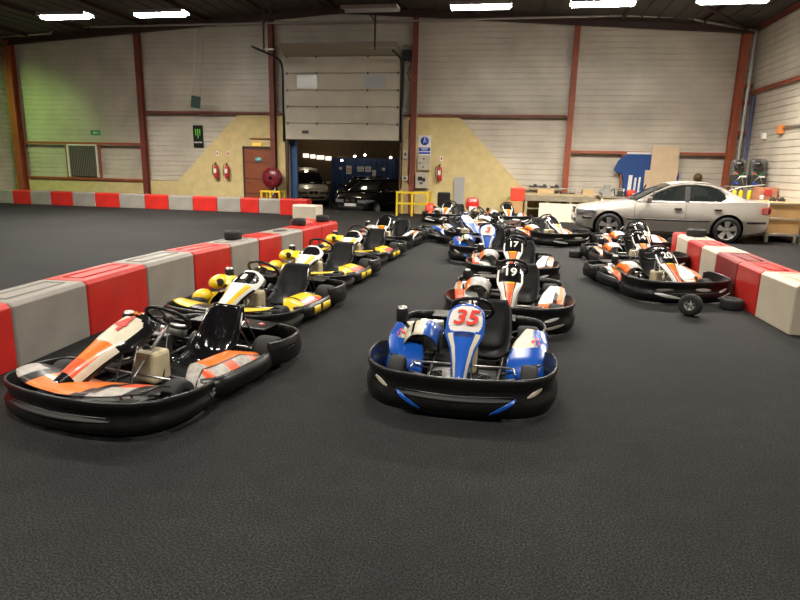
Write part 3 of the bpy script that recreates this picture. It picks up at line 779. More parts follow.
for (x, w, m_, d) in ((-19.98, .30, OXIDEL, .30), (-14.38, .20, OXIDE, .2), (-9.02, .18, OXIDE, .2), (-3.72, .17, OXIDE, .2), (1.68, .18, OXIDEL, .2), (6.82, .21, OXIDEL, .26)):
    b = MB(); ibeam(b, (x, WY - .17 - d / 2, 0), (x, WY - .17 - d / 2, ztop(x) - .05), w, d, m_, (0, 1, 0)); b.box((x, WY - .18 - d / 2, .01), (w + .1, d + .08, .02), m_); trim(b)
for (x0, x1, z) in ((-19.8, -14.5, 2.31), (-20.4, -20.15, 2.31), (-19.8, -14.5, .92), (-14.26, -9.14, 3.52), (-3.6, 1.56, 3.48), (1.79, 6.7, 2.32), (-4.1, -3.84, 3.48), (-8.9, -8.62, 3.48), (-10.0, -9.12, 2.60)):
    b = MB(); b.box(((x0 + x1) / 2, WY - .20, z), (x1 - x0, .08, .085 if z != 2.60 else .03), OXIDE if z > 3 else OXIDEL); trim(b)
for (x, z0, z1) in ((3.5, .85, 2.28), (-17.92, .96, 2.27), (-16.42, .96, 2.27)):
    b = MB(); b.box((x, WY - .20, (z0 + z1) / 2), (.05, .06, z1 - z0), OXIDEL); trim(b)
b = MB(); b.box((4.2, WY - .2, .83), (4.9, .07, .06), OXIDE); trim(b)
# right wall rail and eave
for (z, h) in ((4.22, .10), (6.16, .14)):
    p0 = Vector((XC, WY, z)); p1 = p0 + RD * 26; nn = Vector((-1, 0, 0)); b = MB()
    ibeam(b, p0 + nn * .10, p1 + nn * .10, .08, h, OXIDEL if z < 5 else OXIDE); trim(b)
# roof rafters along the frames and purlins along the hall
for y in (21.75, 16.7, 11.4):
    for (x0, x1) in ((-20.2, -6.4), (-6.4, 7.1)):
        b = MB(); ibeam(b, (x0, y, ztop(x0) - .17), (x1, y, ztop(x1) - .17), .14, .20, DARKOX); trim(b)
for x in (-18.6, -16.2, -13.8, -11.4, -9, -6.6, -4.2, -1.8, .6, 3, 5.4):
    b = MB(); ibeam(b, (x, 2, ztop(x) - .07), (x, WY - .1, ztop(x) - .07), .08, .12, DARKOX); trim(b)
for (a, c) in (((-19.8, 21.5, 5.9), (-16.2, 16.9, 6.25)), ((6.7, 21.5, 6.05), (3.2, 16.9, 6.25))):
    b = MB(); b.tube([a, c], .05, DARKOX, 8); trim(b)
# conduit / pipes
b = MB(); b.tube([(-20.1, 21.4, 6.2), (-18.6, 21.4, 6.25), (-17.6, 21.4, 6.3), (-17.5, 21.4, 6.5), (-10, 21.4, 6.5), (-4.2, 21.4, 6.48), (3.0, 21.4, 6.5), (4.9, 21.4, 6.42), (5.3, 21.4, 6.3), (7.02, 21.7, 6.05)], .035, GALV, 8)
tag(b.build('ceiling_pipe'), 'long grey pipe running below the roof along the back wall', 'pipe')
b = MB(); b.tube([(7.04, 21.72, 6.05), (7.04, 21.72, .0)], .045, mat('pale_pipe', (.55, .53, .48), .4), 10); tag(b.build('down_pipe'), 'pale vertical pipe in the right corner beside the last steel column', 'pipe')
for k in range(2):
    b = MB(); b.tube([(7.12 + k * .075, 21.5 - .02 * k, 4.1), (7.12 + k * .075, 21.5 - .02 * k, .0)], .026, mat('blue_conduit', (.06, .08, .2), .5), 8)
    tag(b.build('conduit'), 'blue-grey conduit in the right corner, %s' % ('next to the pale pipe' if k == 0 else 'next to the right wall'), 'pipe', 'conduits in the corner')
for z in (4.45, 3.95, 3.0):
    b = MB(); b.box((7.08, 21.98, z), (.26, .2, .12), OXIDEL); trim(b)

# person door
DOORC = mat('red_brown_door', (.24, .065, .025), .45, var=.15, scale=5)
b = MB(); b.box((-9.72, WY - .20, 1.10), (1.0, .06, 2.2), DOORC)
for z in (.55, 1.1, 1.72): b.box((-9.72, WY - .235, z), (.98, .012, .02), TRIM)
d = struct(b.build('door_1'))
b = MB(); b.tube([(-10.12, WY - .23, 1.02), (-10.12, WY - .29, 1.02), (-10.0, WY - .29, 1.02)], .012, STEEL, 8); b.build('door_handle', d)
b = MB(); b.box((-10.26, WY - .19, 1.15), (.07, .1, 2.30), mat('dark_frame', (.05, .02, .012), .6)); b.box((-9.19, WY - .19, 1.15), (.05, .1, 2.30), DOORC); b.box((-9.72, WY - .19, 2.26), (1.13, .1, .09), mat('dark_frame', (.05, .02, .012), .6)); b.build('door_frame', d)
b = MB(); b.lathe([(.14, 0), (.14, .006), (.001, .006)], (0, 0, 0), (0, -1, 0), mat('teal_sticker', (.18, .48, .48), .5), 20)
q = b.build('door_sign', d, loc=(-9.66, WY - .236, 1.82)); q.scale = (1, 1, .6)
# overhead sectional door
SECT = mat('sectional_door_sheet', (.50, .455, .36), .5, var=.1, scale=2)
b = MB(); zs = [2.58, 3.16, 3.75, 4.32, 4.90, 5.46]; yd = WY - .30
root = empty('sectional_door', (0, 0, 0)); root['kind'] = 'structure'; root.name = 'door_2'
for k in range(5):
    p = MB(); z0, z1 = zs[k], zs[k + 1]; p.box(((DX0 + DX1) / 2, yd, (z0 + z1) / 2), (DX1 - DX0, .045, z1 - z0 - .018), SECT); po = p.build('door_panel', root, bev=.008)
    if k == 0:
        q = MB(); q.box((-7.75, yd - .03, 2.85), (.24, .02, .11), TRIM); q.build('pull_handle', po)
    if k == 3:
        for x in (-7.65, -5.15):
            q = MB(); q.box((x, yd - .026, (z0 + z1) / 2), (.75, .012, .44), mat('window_film', (.42, .44, .44), .25)); q.build('window_pane', po)
    for x in (-8.42, -7.3, -5.4, -4.3):
        q = MB(); q.box((x, yd - .03, z1 - .01), (.06, .02, .08), DSTEEL); q.build('hinge', po)
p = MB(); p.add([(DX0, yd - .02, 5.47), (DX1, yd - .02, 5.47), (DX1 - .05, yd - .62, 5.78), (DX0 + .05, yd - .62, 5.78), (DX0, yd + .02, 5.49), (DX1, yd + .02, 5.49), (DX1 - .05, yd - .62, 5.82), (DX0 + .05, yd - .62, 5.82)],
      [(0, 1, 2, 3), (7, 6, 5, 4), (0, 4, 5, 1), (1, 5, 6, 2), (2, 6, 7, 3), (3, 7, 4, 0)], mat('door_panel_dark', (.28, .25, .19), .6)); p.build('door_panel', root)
for x, s in ((DX0 - .05, -1), (DX1 + .05, 1)):
    p = MB(); p.tube([(x, yd - .06, 2.5), (x, yd - .06, 4.95), (x, yd - .12, 5.18), (x, yd - .3, 5.31), (x, yd - .6, 5.34), (x, 19.25 if s < 0 else 20.2, 5.34)], .04, TRIM, 6); p.build('door_track', root)
p = MB(); p.box((-4.0, yd - .05, 5.48), (.3, .25, .3), TRIM); p.tube(catmull([(-3.97, yd - .1, 5.4), (-3.83, yd - .14, 5.15), (-3.95, yd - .12, 4.9), (-3.87, yd - .1, 4.6)], 4), .012, TRIM, 6); p.tube([(-4.1, yd - .1, 5.4), (-4.1, yd - .1, .9)], .03, DSTEEL, 8); p.build('door_opener', root)
for x in (-8.57, -4.76):
    b = MB(); b.box((x, 20.2, 6.12), (.05, .05, 1.5), DARKOX); b.tube([(x, 20.2, 6.2), (x + (.4 if x < -8 else -.5), 20.2, 6.8)], .02, DARKOX, 6); b.box((x + (.1 if x < -8 else .25), 20.2, 5.42), (.5 if x < -8 else .9, .05, .04), GALV)
    tag(b.build('rail_hanger'), 'brown steel hanger for the gate rail, %s' % ('left of the gate' if x < -8 else 'above the right half of the gate'), 'bracket', 'gate rail hangers')
# gate jambs
b = MB(); b.box((DX0 - .06, WY + .05, 1.3), (.10, .3, 2.6), mat('dark_brown_jamb', (.10, .05, .035), .6)); b.box((DX0 + .12, WY + .25, 1.3), (.24, .12, 2.6), mat('blue_jamb', (.04, .10, .24), .6)); trim(b)
b = MB(); b.box((DX1 + .04, WY - .05, 1.3), (.10, .3, 2.6), mat('dark_brown_jamb', (.10, .05, .035), .6)); trim(b)
# dark hall behind the gate
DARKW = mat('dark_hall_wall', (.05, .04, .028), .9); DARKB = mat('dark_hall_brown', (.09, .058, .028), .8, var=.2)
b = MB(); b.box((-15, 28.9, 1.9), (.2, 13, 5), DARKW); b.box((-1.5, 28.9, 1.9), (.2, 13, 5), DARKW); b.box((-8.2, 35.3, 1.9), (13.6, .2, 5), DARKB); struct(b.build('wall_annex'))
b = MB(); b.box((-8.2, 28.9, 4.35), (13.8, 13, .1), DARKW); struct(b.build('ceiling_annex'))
CONT = mat('container_blue', (.02, .055, .18), .5, var=.15)
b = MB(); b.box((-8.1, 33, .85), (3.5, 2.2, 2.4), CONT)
for k in range(12): b.box((-9.72 + k * .29, 31.88, .85), (.10, .06, 2.2), CONT)
tag(b.build('shipping_container'), 'dark blue metal container at the back of the dark gateway hall', 'container')
LITW = mat('lit_window_glow', (1, .92, .75), .5, emit=1.6)
for k, (x0, x1) in enumerate(((-12.6, -12.25), (-12.15, -11.85), (-11.75, -11.3), (-11.2, -10.85), (-10.5, -10.2), (-10.12, -9.85), (-9.78, -9.55))):
    b = MB(); b.box(((x0 + x1) / 2, 35.16, 2.16 - .045 * k), (x1 - x0, .05, .22 if k < 4 else .18), LITW); tag(b.build('lit_window'), 'bright high window in the dark hall behind the gate, %s from the left' % ['first', 'second', 'third', 'fourth', 'fifth', 'sixth', 'seventh'][k], 'window', 'lit windows in the dark hall')
for k, (x, z) in enumerate(((-9.0, 1.9), (-8.3, 2.12), (-7.76, 2.2), (-6.4, 2.1))):
    b = MB(); b.lathe([(.001, .06), (.05, .04), (.07, 0), (.05, -.04), (.001, -.06)], (x, 31, z), (0, 0, 1), mat('spot_bulb', (1, .95, .85), .5, emit=12), 12); b.tube([(x, 31, z + .05), (x, 31, 4.3)], .008, TRIM, 5)
    tag(b.build('hanging_bulb'), 'small bright bulb hanging in the dark hall, %s' % ('leftmost', 'second from left', 'third from left', 'rightmost')[k], 'lamp', 'bulbs in the dark hall')
for k, (x, z, w, h, mk) in enumerate(((-9.3, 1.5, .16, .14, WHITE), (-8.85, 1.42, .30, .44, WHITE), (-8.2, 1.48, .36, .26, WHITE), (-7.78, 1.48, .32, .28, WHITE), (-7.45, 1.3, .2, .3, WHITE), (-6.95, 1.5, .16, .14, WHITE))):
    b = MB(); b.box((x, 31.83, z), (w, .02, h), mk)
    if k == 1: b.lathe([(.11, 0), (.11, .005), (.07, .005)], (x, 31.815, z), (0, -1, 0), KRED, 16)
    if k in (2, 3): b.box((x, 31.815, z - .03), (w * .7, .005, .03), TRIM); b.box((x, 31.815, z + .06), (w * .6, .005, .025), TRIM)
    tag(b.build('wall_notice'), 'small pale notice on the blue container, %s from the left' % ['first', 'second, with a red ring,', 'third', 'fourth', 'fifth', 'sixth'][k], 'sign', 'notices on the blue container')

# ================================================================ BARRIERS
def barrier(p0, p1, width, h, mt, side, label, group, hole=False, name='barrier_block', recess=True):
    p0 = Vector((p0[0], p0[1], 0)); p1 = Vector((p1[0], p1[1], 0)); L = (p1 - p0).length - .008; ang = math.atan2(p1.y - p0.y, p1.x - p0.x)
    b = MB(); c = .035; w = width
    # cross section in (across, z): front face at 0, back at w*side ; slight batter
    def ring(x, ins, sh=0):
        return [(x, side * (0 + ins), .0 + .0), (x, side * (ins * .6), h - c), (x, side * (c + ins), h), (x, side * (w - c - ins), h), (x, side * (w - ins * .6), h - c), (x, side * (w - ins), 0)]
    xs = [(0.004, .012), (.02, 0), (L - .02, 0), (L - .0, .012)]
    rings = [ring(x, i) for x, i in xs]; n = 6; vs = [p for r_ in rings for p in r_]
    fs = [(i * n + k, i * n + (k + 1) % n, (i + 1) * n + (k + 1) % n, (i + 1) * n + k) for i in range(3) for k in range(n)]
    b.add(vs, fs, mt); b.add(rings[0], [tuple(range(n))], mt); b.add(rings[-1], [tuple(range(n))[::-1]], mt)
    o = b.build(name, bev=.008, loc=tuple(p0), rotz=ang)
    tag(o, label, 'barrier', group)
    if recess:
        b = MB(); zc = h + .001
        if hole: 
            b.lathe([(.145, 0), (.145, .004), (.12, .005), (.001, .005)], (0, 0, 0), (0, 0, 1), BHOLE, 22)
            q = b.build('top_opening', o, loc=(L / 2, side * w / 2, h)); q.scale = (1.25, .75, 1)
        else:
            b.tube([(L * .12, side * w * .3, zc), (L * .88, side * w * .3, zc), (L * .88, side * w * .7, zc), (L * .12, side * w * .7, zc)], .010, mt, 6, closed=True)
            b.build('top_ridge', o)
    return o
LP = [(-3.98, 3.05), (-4.04, 4.16), (-4.10, 5.14), (-4.14, 6.20), (-4.13, 7.24), (-4.03, 8.12), (-3.96, 8.95), (-3.86, 9.65), (-3.78, 10.5), (-3.70, 11.35), (-3.62, 12.2)]
LC = [(BRED, 'red plastic barrier block at the left picture edge beside the orange kart'), (BGREY, 'grey barrier block behind the nose of the orange number 4 kart'), (BRED, 'red barrier block behind the seat of the orange number 4 kart'),
      (BGREY, 'grey barrier block, third joint up the left row behind the first yellow kart'), (BRED, 'red barrier block beside the nose of the first yellow kart'), (BGREY, 'grey barrier block with a loose tyre on top'),
      (BRED, 'red barrier block between the tyre-topped grey one and the one with an oval hole'), (BGREY, 'grey barrier block with a dark oval opening in its top'), (BRED, 'red barrier block beyond the one with the oval hole'), (BRED, 'red barrier block at the far end of the left row')]
for k, (mt_, lab) in enumerate(LC):
    barrier(LP[k], LP[k + 1], .50, .56, mt_, 1, lab, 'barrier blocks of the left row', hole=(k == 7))
RP = [(3.08, 7.12), (3.04, 8.02), (3.03, 8.79), (3.06, 9.80), (3.06, 10.57), (3.07, 11.43), (3.10, 12.3)]
RC = [(BCREAM, 'cream barrier block nearest the camera on the right edge'), (BRED, 'red barrier block beside the loose tyre on the floor at right'), (BDRED, 'dark red barrier block between the red and cream ones at right'), (BCREAM, 'cream barrier block right of the number 20 kart'),
      (BRED, 'red barrier block near the far end of the right row'), (BCREAM, 'cream barrier block with red cap at the far end of the right row')]
for k, (mt_, lab) in enumerate(RC):
    barrier(RP[k], RP[k + 1], .50, .57, mt_, -1, lab, 'barrier blocks of the right row')
barrier((3.10, 12.31), (3.12, 12.75), .5, .57, BRED, -1, 'short red barrier block ending the right row', 'barrier blocks of the right row')
# far barrier along the back wall
xsb = [-19.9, -18.63, -17.87, -17.0, -16.08, -15.15, -14.16, -13.14, -12.2, -11.25, -10.32, -9.43, -8.75, -7.85]
names = ['first', 'second', 'third', 'fourth', 'fifth', 'sixth', 'seventh', 'eighth', 'ninth', 'tenth', 'eleventh', 'twelfth', 'thirteenth']
for k in range(13):
    red = (k % 2 == 1)
    barrier((xsb[k], 19.82), (xsb[k + 1], 19.82), .45, .50, BRED if red else BGREY, 1, '%s barrier block along the back wall, %s from the left end' % ('red' if red else 'grey', names[k]), 'barrier blocks along the back wall', recess=False)
barrier((-7.83, 19.45), (-6.85, 19.45), .5, .54, BRED, 1, 'red barrier block at the right end of the back row, behind the cream box', 'barrier blocks by the gateway', recess=False)
barrier((-6.72, 17.7), (-5.92, 17.6), .5, .48, BCREAM, 1, 'cream box-shaped barrier block behind the end of the left row', 'barrier blocks by the gateway', recess=False)
barrier((-4.95, 12.9), (-4.15, 12.5), .5, .50, BRED, 1, 'red barrier block lying behind the left row, in front of the cream one', 'barrier blocks by the gateway', recess=False)

# ================================================================ LOOSE TYRES
ALUBR = mat('bare_rim', (.62, .61, .58), .35, metal=.5)
def loose_tyre(loc, rot, label, rim=False, r=.135, w=.13):
    b = MB(); x = w / 2
    b.lathe([(r * .50, -x), (r * .56, -x), (r * .86, -x * 1.02), (r * .96, -x * .86), (r, -x * .6), (r, x * .6), (r * .96, x * .86), (r * .86, x * 1.02), (r * .56, x), (r * .50, x), (r * .50, -x)], (0, 0, 0), (0, 0, 1), RUBBER, 28)
    o = b.build('loose_tyre'); o.location = loc; o.rotation_euler = [R(a) for a in rot]; tag(o, label, 'tyre', 'loose kart tyres')
    if rim:
        q = MB(); q.lathe([(r * .52, x * .95), (r * .5, x * .8), (r * .42, x * .3), (r * .22, x * .25), (r * .2, x * .6), (.001, x * .6)], (0, 0, 0), (0, 0, 1), ALUBR, 24)
        for k in range(6):
            a = 2 * PI * k / 6; q.lathe([(.012, 0), (.012, .008), (.001, .008)], (math.cos(a) * r * .32, math.sin(a) * r * .32, x * .3), (0, 0, 1), DSTEEL, 8)
        q.build('rim', o)
    return o
loose_tyre((2.22, 7.80, .135), (82, 0, -28), 'kart wheel with silver rim standing upright in front of number 20', True, .135, .14)
loose_tyre((2.87, 8.34, .07), (0, 0, 0), 'black tyre lying flat on the floor against the red barrier at right', False, .14, .14)
loose_tyre((1.28, 12.55, .065), (0, 0, 0), 'black tyre lying alone on the floor left of the right kart group')
loose_tyre((-4.26, 8.65, .628), (0, 0, 0), 'black tyre lying on a grey barrier block of the left row')
loose_tyre((-4.08, 11.1, .628), (0, 0, 0), 'black tyre lying on top of the red barrier blocks, nearer of the two')
loose_tyre((-3.9, 12.0, .628), (0, 0, 0), 'black tyre with pale top on the last red barrier block of the left row', True)
loose_tyre((3.35, 12.0, .638), (0, 0, 0), 'black tyre lying on the right barrier in front of the silver car', False, .17)

# ================================================================ WALL THINGS
yw = WY - .17
def sign(name, x, z, w, h, mt, label, cat, depth=.02, y=None):
    b = MB(); b.box((0, 0, 0), (w, depth, h), mt); o = b.build(name, loc=(x, (y if y is not None else yw) - depth / 2, z)); tag(o, label, cat); return o
GREEN = mat('exit_green', (.01, .28, .13), .4)
o = sign('exit_sign', -16.66, 2.73, .40, .19, GREEN, 'small green and white emergency exit sign on the left wall', 'sign', .03, WY - .01)
b = MB(); b.box((-.04, -.018, 0), (.07, .004, .09), WHITE); b.add([(.02, -.02, .04), (.02, -.02, -.04), (.10, -.02, 0)], [(0, 1, 2)], WHITE); b.box((0.135, -.018, 0), (.02, .004, .12), WHITE); b.build('pictogram', o, recalc=False)
# energy drink panel with the claw mark
o = sign('claw_logo_panel', -12.2, 2.64, .40, .84, mat('sign_black', (.006, .008, .008), .35), 'tall black panel with a green clawed M mark on the cladding', 'sign', .04, WY - .01)
LIME = mat('lime_green', (.16, .62, .06), .4)
for (x, h0) in ((-.085, .10), (0, .0), (.085, .12)):
    b = MB(); b.prism([(x - .028, .27), (x + .022, .29), (x + .018, .1), (x + .024, h0 - .03), (x - .004, h0 - .10), (x - .020, .12)], -.026, -.021, LIME); b.build('claw_stripe', o)
text_obj('lettering', 'MONSTER', .072, WHITE, o, (0, -.025, -.22), (R(90), 0, 0), .001, .002)
o2 = MB(); o2.box((0, 0, 0), (.36, .03, .42), mat('dark_green_board', (.012, .05, .04), .4)); o = o2.build('hanging_board', loc=(-11.75, 21.3, 3.83)); o.rotation_euler = (0, R(8), 0); tag(o, 'small dark green board hanging on two cords from the roof', 'board')
b = MB(); b.tube([(-.16, 0, .21), (-.20, 0, 2.5)], .012, WHITE, 5); b.tube([(.16, 0, .21), (.12, 0, 2.1)], .008, SCUFF, 5); b.build('cord', o)
# ventilation grille
b = MB(); b.box((0, 0, 0), (1.22, .06, 1.26), mat('grille_back', (.03, .028, .025), .7)); root = b.build('ventilation_grille', loc=(-17.16, WY - .22, 1.62)); tag(root, 'dark ventilation grille with pale frame on the left wall', 'grille')
for x in (-.65, .65):
    b = MB(); b.box((x, -.04, 0), (.06, .05, 1.26), WHITE); b.build('frame', root)
b = MB(); b.box((0, -.04, .62), (1.36, .05, .05), WHITE); b.build('frame', root)
for k in range(15):
    b = MB(); b.box((-.56 + k * .08, -.045, 0), (.028, .03, 1.2), mat('grille_bar', (.17, .15, .12), .5)); b.build('bar', root)
# fire extinguishers
FRED = mat('extinguisher_red', (.45, .03, .03), .3, coat=.4)
def extinguisher(x, z, label):
    r = empty('fire_extinguisher', (x, yw - .12, z)); tag(r, label, 'fire extinguisher', 'fire extinguishers')
    b = MB(); b.lathe([(.001, -.28), (.08, -.27), (.09, -.22), (.09, .12), (.07, .19), (.03, .22), (.001, .22)], (0, 0, 0), (0, 0, 1), FRED, 18); b.build('cylinder', r)
    b = MB(); b.box((0, 0, .25), (.04, .05, .06), TRIM); b.box((0, -.05, .30), (.03, .13, .02), TRIM); b.build('valve', r)
    b = MB(); b.tube(catmull([(0, -.03, .26), (-.12, -.03, .2), (-.15, -.02, 0), (-.12, -.02, -.2)], 4), .013, TRIM, 6); b.build('hose', r)
    b = MB(); b.box((0, -.089, 0), (.10, .01, .16), WHITE); b.build('paper_label', r)
    b = MB(); b.box((0, .10, 0), (.06, .05, .4), DSTEEL); b.build('wall_bracket', r)
extinguisher(-11.38, 1.37, 'red fire extinguisher on the yellow wall, left of the pair'); extinguisher(-10.93, 1.37, 'red fire extinguisher on the yellow wall, right of the pair'); extinguisher(-2.72, 1.50, 'red fire extinguisher right of the blue safety sign')
for k, x in enumerate((-11.36, -10.92, -2.68)):
    o = sign('extinguisher_sign', x, 2.02 if k < 2 else 2.0, .11, .18, WHITE, 'small white sign above the %s fire extinguisher' % ('left', 'middle', 'rightmost')[k], 'sign', .01); b = MB(); b.box((0, -.008, .0), (.05, .004, .10), KRED); b.build('pictogram', o)
o = sign('emergency_lamp', -9.70, 2.38, .36, .12, mat('amber_lens', (.95, .62, .12), .3, emit=.25), 'small amber lamp above the red-brown door', 'lamp', .08)
# hose reel
HR = mat('hose_reel_red', (.16, .010, .022), .35, coat=.3)
r = empty('hose_reel', (-8.98, yw - .38, 1.16)); tag(r, 'dark red round fire hose reel beside the door', 'hose reel')
b = MB(); b.lathe([(.06, -.14), (.36, -.14), (.37, -.10), (.36, -.08), (.28, -.07), (.28, .07), (.36, .08), (.37, .10), (.36, .14), (.06, .14)], (0, 0, 0), (.15, 1, 0), HR, 32); b.build('drum', r)
b = MB(); b.lathe([(.06, -.16), (.06, .2), (.001, .2)], (0, 0, 0), (.15, 1, 0), DSTEEL, 14)
for k in range(5): a = 2 * PI * k / 5; b.box((math.cos(a) * .2, -.15, math.sin(a) * .2), (.04, .01, .04), WHITE if k < 2 else FRED)
b.build('hub', r)
b = MB(); b.tube(catmull([(.12, -.05, -.3), (.1, -.1, -.5), (.0, -.12, -.62), (-.05, -.1, -.5)], 4), .02, WHITE, 6); b.build('hose_end', r)
b = MB(); b.box((0, .28, 0), (.08, .2, .3), DSTEEL); b.build('wall_bracket', r)
# yellow guard rails
RAILY = mat('guard_yellow', (.72, .50, .02), .45, var=.12)
def guard(x0, x1, y0, y1, h, label, posts=3):
    b = MB(); n = posts
    for k in range(n):
        t = k / (n - 1); x = x0 + (x1 - x0) * t; b.box((x, y0, h / 2), (.07, .07, h), RAILY)
    b.box(((x0 + x1) / 2, y0, h - .03), (x1 - x0 + .07, .08, .07), RAILY); b.box(((x0 + x1) / 2, y0, h * .52), (x1 - x0, .05, .07), RAILY)
    for x in (x0, x1): b.box((x, (y0 + y1) / 2, h - .04), (.06, y1 - y0, .06), RAILY); b.box((x, y1, h / 2), (.06, .06, h), RAILY)
    tag(b.build('guard_rail', bev=.006), label, 'guard rail', 'yellow guard rails')
guard(-4.05, -2.98, 20.85, 21.8, .84, 'yellow steel guard rail around the right gate post'); guard(-9.15, -8.45, 21.0, 21.5, .72, 'yellow steel guard rail below the hose reel')
# yellow gate post pier on right with fittings
b = MB(); b.box((-4.0, WY - .22, 1.7), (.34, .16, 3.4), mat('post_render', (.40, .29, .15), .8, var=.2)); trim(b)
PANELG = mat('panel_grey', (.42, .38, .30), .5)
for (x, z, w, h, lab) in ((-3.97, 2.12, .16, .28, 'small grey switch box on the gate post, upper one'), (-3.97, 1.28, .22, .16, 'small grey junction box on the gate post, lower one')):
    o = sign('switch_box', x, z, w, h, PANELG, lab, 'switch box', .08, WY - .30); b = MB(); b.box((0, -.045, 0), (w * .4, .01, h * .4), TRIM); b.build('switch', o)
b = MB(); b.tube([(-3.86, WY - .32, 3.3), (-3.86, WY - .32, 1.1)], .02, DSTEEL, 6); tag(b.build('cable_duct'), 'vertical dark cable duct on the gate post', 'cable duct')
# safety sign and boxes
SBLUE = mat('sign_blue', (.015, .06, .42), .4)
o = sign('safety_sign', -3.31, 2.45, .46, .68, WHITE, 'white and blue safety instruction sign above the grey control box', 'sign', .015)
b = MB(); b.lathe([(.15, 0), (.15, .004), (.001, .004)], (0, -.009, .15), (0, -1, 0), SBLUE, 24); b.tube([(0, -.016, .24), (-.02, -.016, .14), (-.06, -.016, .07)], .012, WHITE, 5); b.tube([(-.01, -.016, .18), (.05, -.016, .09)], .012, WHITE, 5); b.lathe([(.025, 0), (.025, .003), (.001, .003)], (.01, -.014, .25), (0, -1, 0), WHITE, 10); b.build('pictogram', o)
b = MB(); b.box((0, -.01, -.14), (.42, .004, .13), SBLUE); b.box((0, -.01, -.27), (.42, .004, .07), SBLUE); b.build('blue_field', o)
for k, z in enumerate((-.11, -.16)): 
    b = MB(); b.box((0, -.014, z), (.26 - .06 * k, .003, .018), WHITE); b.build('text_line', o)
o = sign('control_box', -3.30, 1.83, .44, .50, PANELG, 'grey control box directly below the safety sign', 'box', .16)
b = MB()
for (x, z, m_) in ((.0, .15, TRIM), (-.14, -.0, TRIM), (-.02, .02, SCUFF), (.14, .02, SCUFF), (-.02, -.14, TRIM)): b.lathe([(.028, 0), (.028, .02), (.001, .02)], (x, -.08, z), (0, -1, 0), m_, 10)
b.build('button', o)
o = sign('socket_box', -3.36, 1.22, .46, .56, PANELG, 'grey socket box mounted low beside the column, under the control box', 'box', .14)
b = MB(); b.box((-.06, -.08, .06), (.16, .02, .14), TRIM); b.box((.08, -.08, .02), (.10, .02, .12), TRIM); b.box((-.02, -.08, -.1), (.1, .02, .06), DSTEEL); b.build('socket', o)
# leaning plank
b = MB(); b.box((0, 0, .68), (.36, .04, 1.36), mat('grey_plank', (.34, .34, .33), .5)); o = b.build('leaning_plank', loc=(-2.0, 21.95, 0)); o.rotation_euler = (R(-4), 0, 0); o.location.y = 21.9; tag(o, 'grey flat plank leaning upright on the yellow wall', 'plank')
# shirt banner + board
SHB = mat('shirt_blue', (.008, .048, .19), .7, var=.1)
def sh(u, v):
    pass
b = MB(); poly = [(3.24, 1.76), (3.34, 2.02), (3.50, 2.20), (3.66, 2.27), (4.46, 2.27), (4.46, 1.74), (4.26, 1.72), (4.24, 1.1), (4.10, .9), (3.56, .9), (3.58, 1.42), (3.50, 1.68), (3.40, 1.60)]
b.prism(poly, WY - .30, WY - .25, SHB); o = b.build('hanging_shirt', bev=.02); tag(o, 'large blue shirt with white stripes hanging on the wall behind the silver car', 'shirt')
for (x0, x1, z1) in ((3.57, 3.64, 1.12), (3.73, 3.85, 1.58), (3.92, 3.99, 1.50), (4.06, 4.12, 1.52)):
    q = MB(); q.prism([(x0, .91), (x1, .91), (x1 + .02, z1), (x0 + .02, z1)], WY - .312, WY - .304, WHITE); q.build('white_stripe', o)
q = MB(); q.box((4.05, WY - .24, 2.31), (.85, .02, .06), WHITE); q.build('hanger', o)
b = MB(); b.box((0, 0, -.42), (.86, .03, 2.56), mat('plywood', (.56, .42, .27), .7, var=.1, scale=4)); o = b.build('plywood_board', loc=(4.83, WY - .36, 1.70)); tag(o, 'tan plywood board standing on the wall beside the blue shirt', 'board')
b = MB(); b.box((0, 0, -.40), (.5, .03, 1.76), mat('plywood_light', (.56, .43, .30), .7, var=.1, scale=4)); o = b.build('plywood_board', loc=(4.50, WY - .335, 1.28)); tag(o, 'smaller tan board between the blue shirt and the tall plywood board', 'board')
b = MB(); b.prism([(5.25, 1.42), (5.33, 1.72), (5.36, 1.36), (5.27, 1.26)], WY - .3, WY - .26, SHB); tag(b.build('blue_cloth'), 'small hanging blue cloth tip right of the plywood board', 'cloth')
b = MB(); b.lathe([(.001, .14), (.08, .115), (.125, .06), (.14, 0), (.125, -.06), (.08, -.115), (.001, -.14)], (5.98, WY - .15, 1.56), (0, 0, 1), mat('brown_ball', (.13, .07, .02), .5), 20); tag(b.build('ball'), 'small brown ball-shaped fitting on the wall above the car roof', 'ball')
# junction boxes on the right wall
for (t, z, s_, m_, lab, nm) in ((1.9, 2.83, .18, WHITE, 'small white box on the right wall', 'wall_box'), (3.05, 2.95, .24, mat('orange_box', (.65, .22, .05), .5), 'small orange junction box on the right wall with a pipe', 'junction_box')):
    p = Vector((XC, WY, 0)) + RD * t; b = MB(); b.box((0, 0, 0), (s_, .12, s_), m_); o = b.build(nm, loc=(p.x - .06, p.y, z), bev=.015); o.rotation_euler.z = math.atan2(RD.y, RD.x); tag(o, lab, 'box')
b = MB(); p = Vector((XC - .05, WY, 2.98)) + RD * 3.2; b.tube([p, p + RD * 9], .03, GALV, 6); tag(b.build('wall_pipe'), 'grey pipe running from the orange box along the right wall', 'pipe')

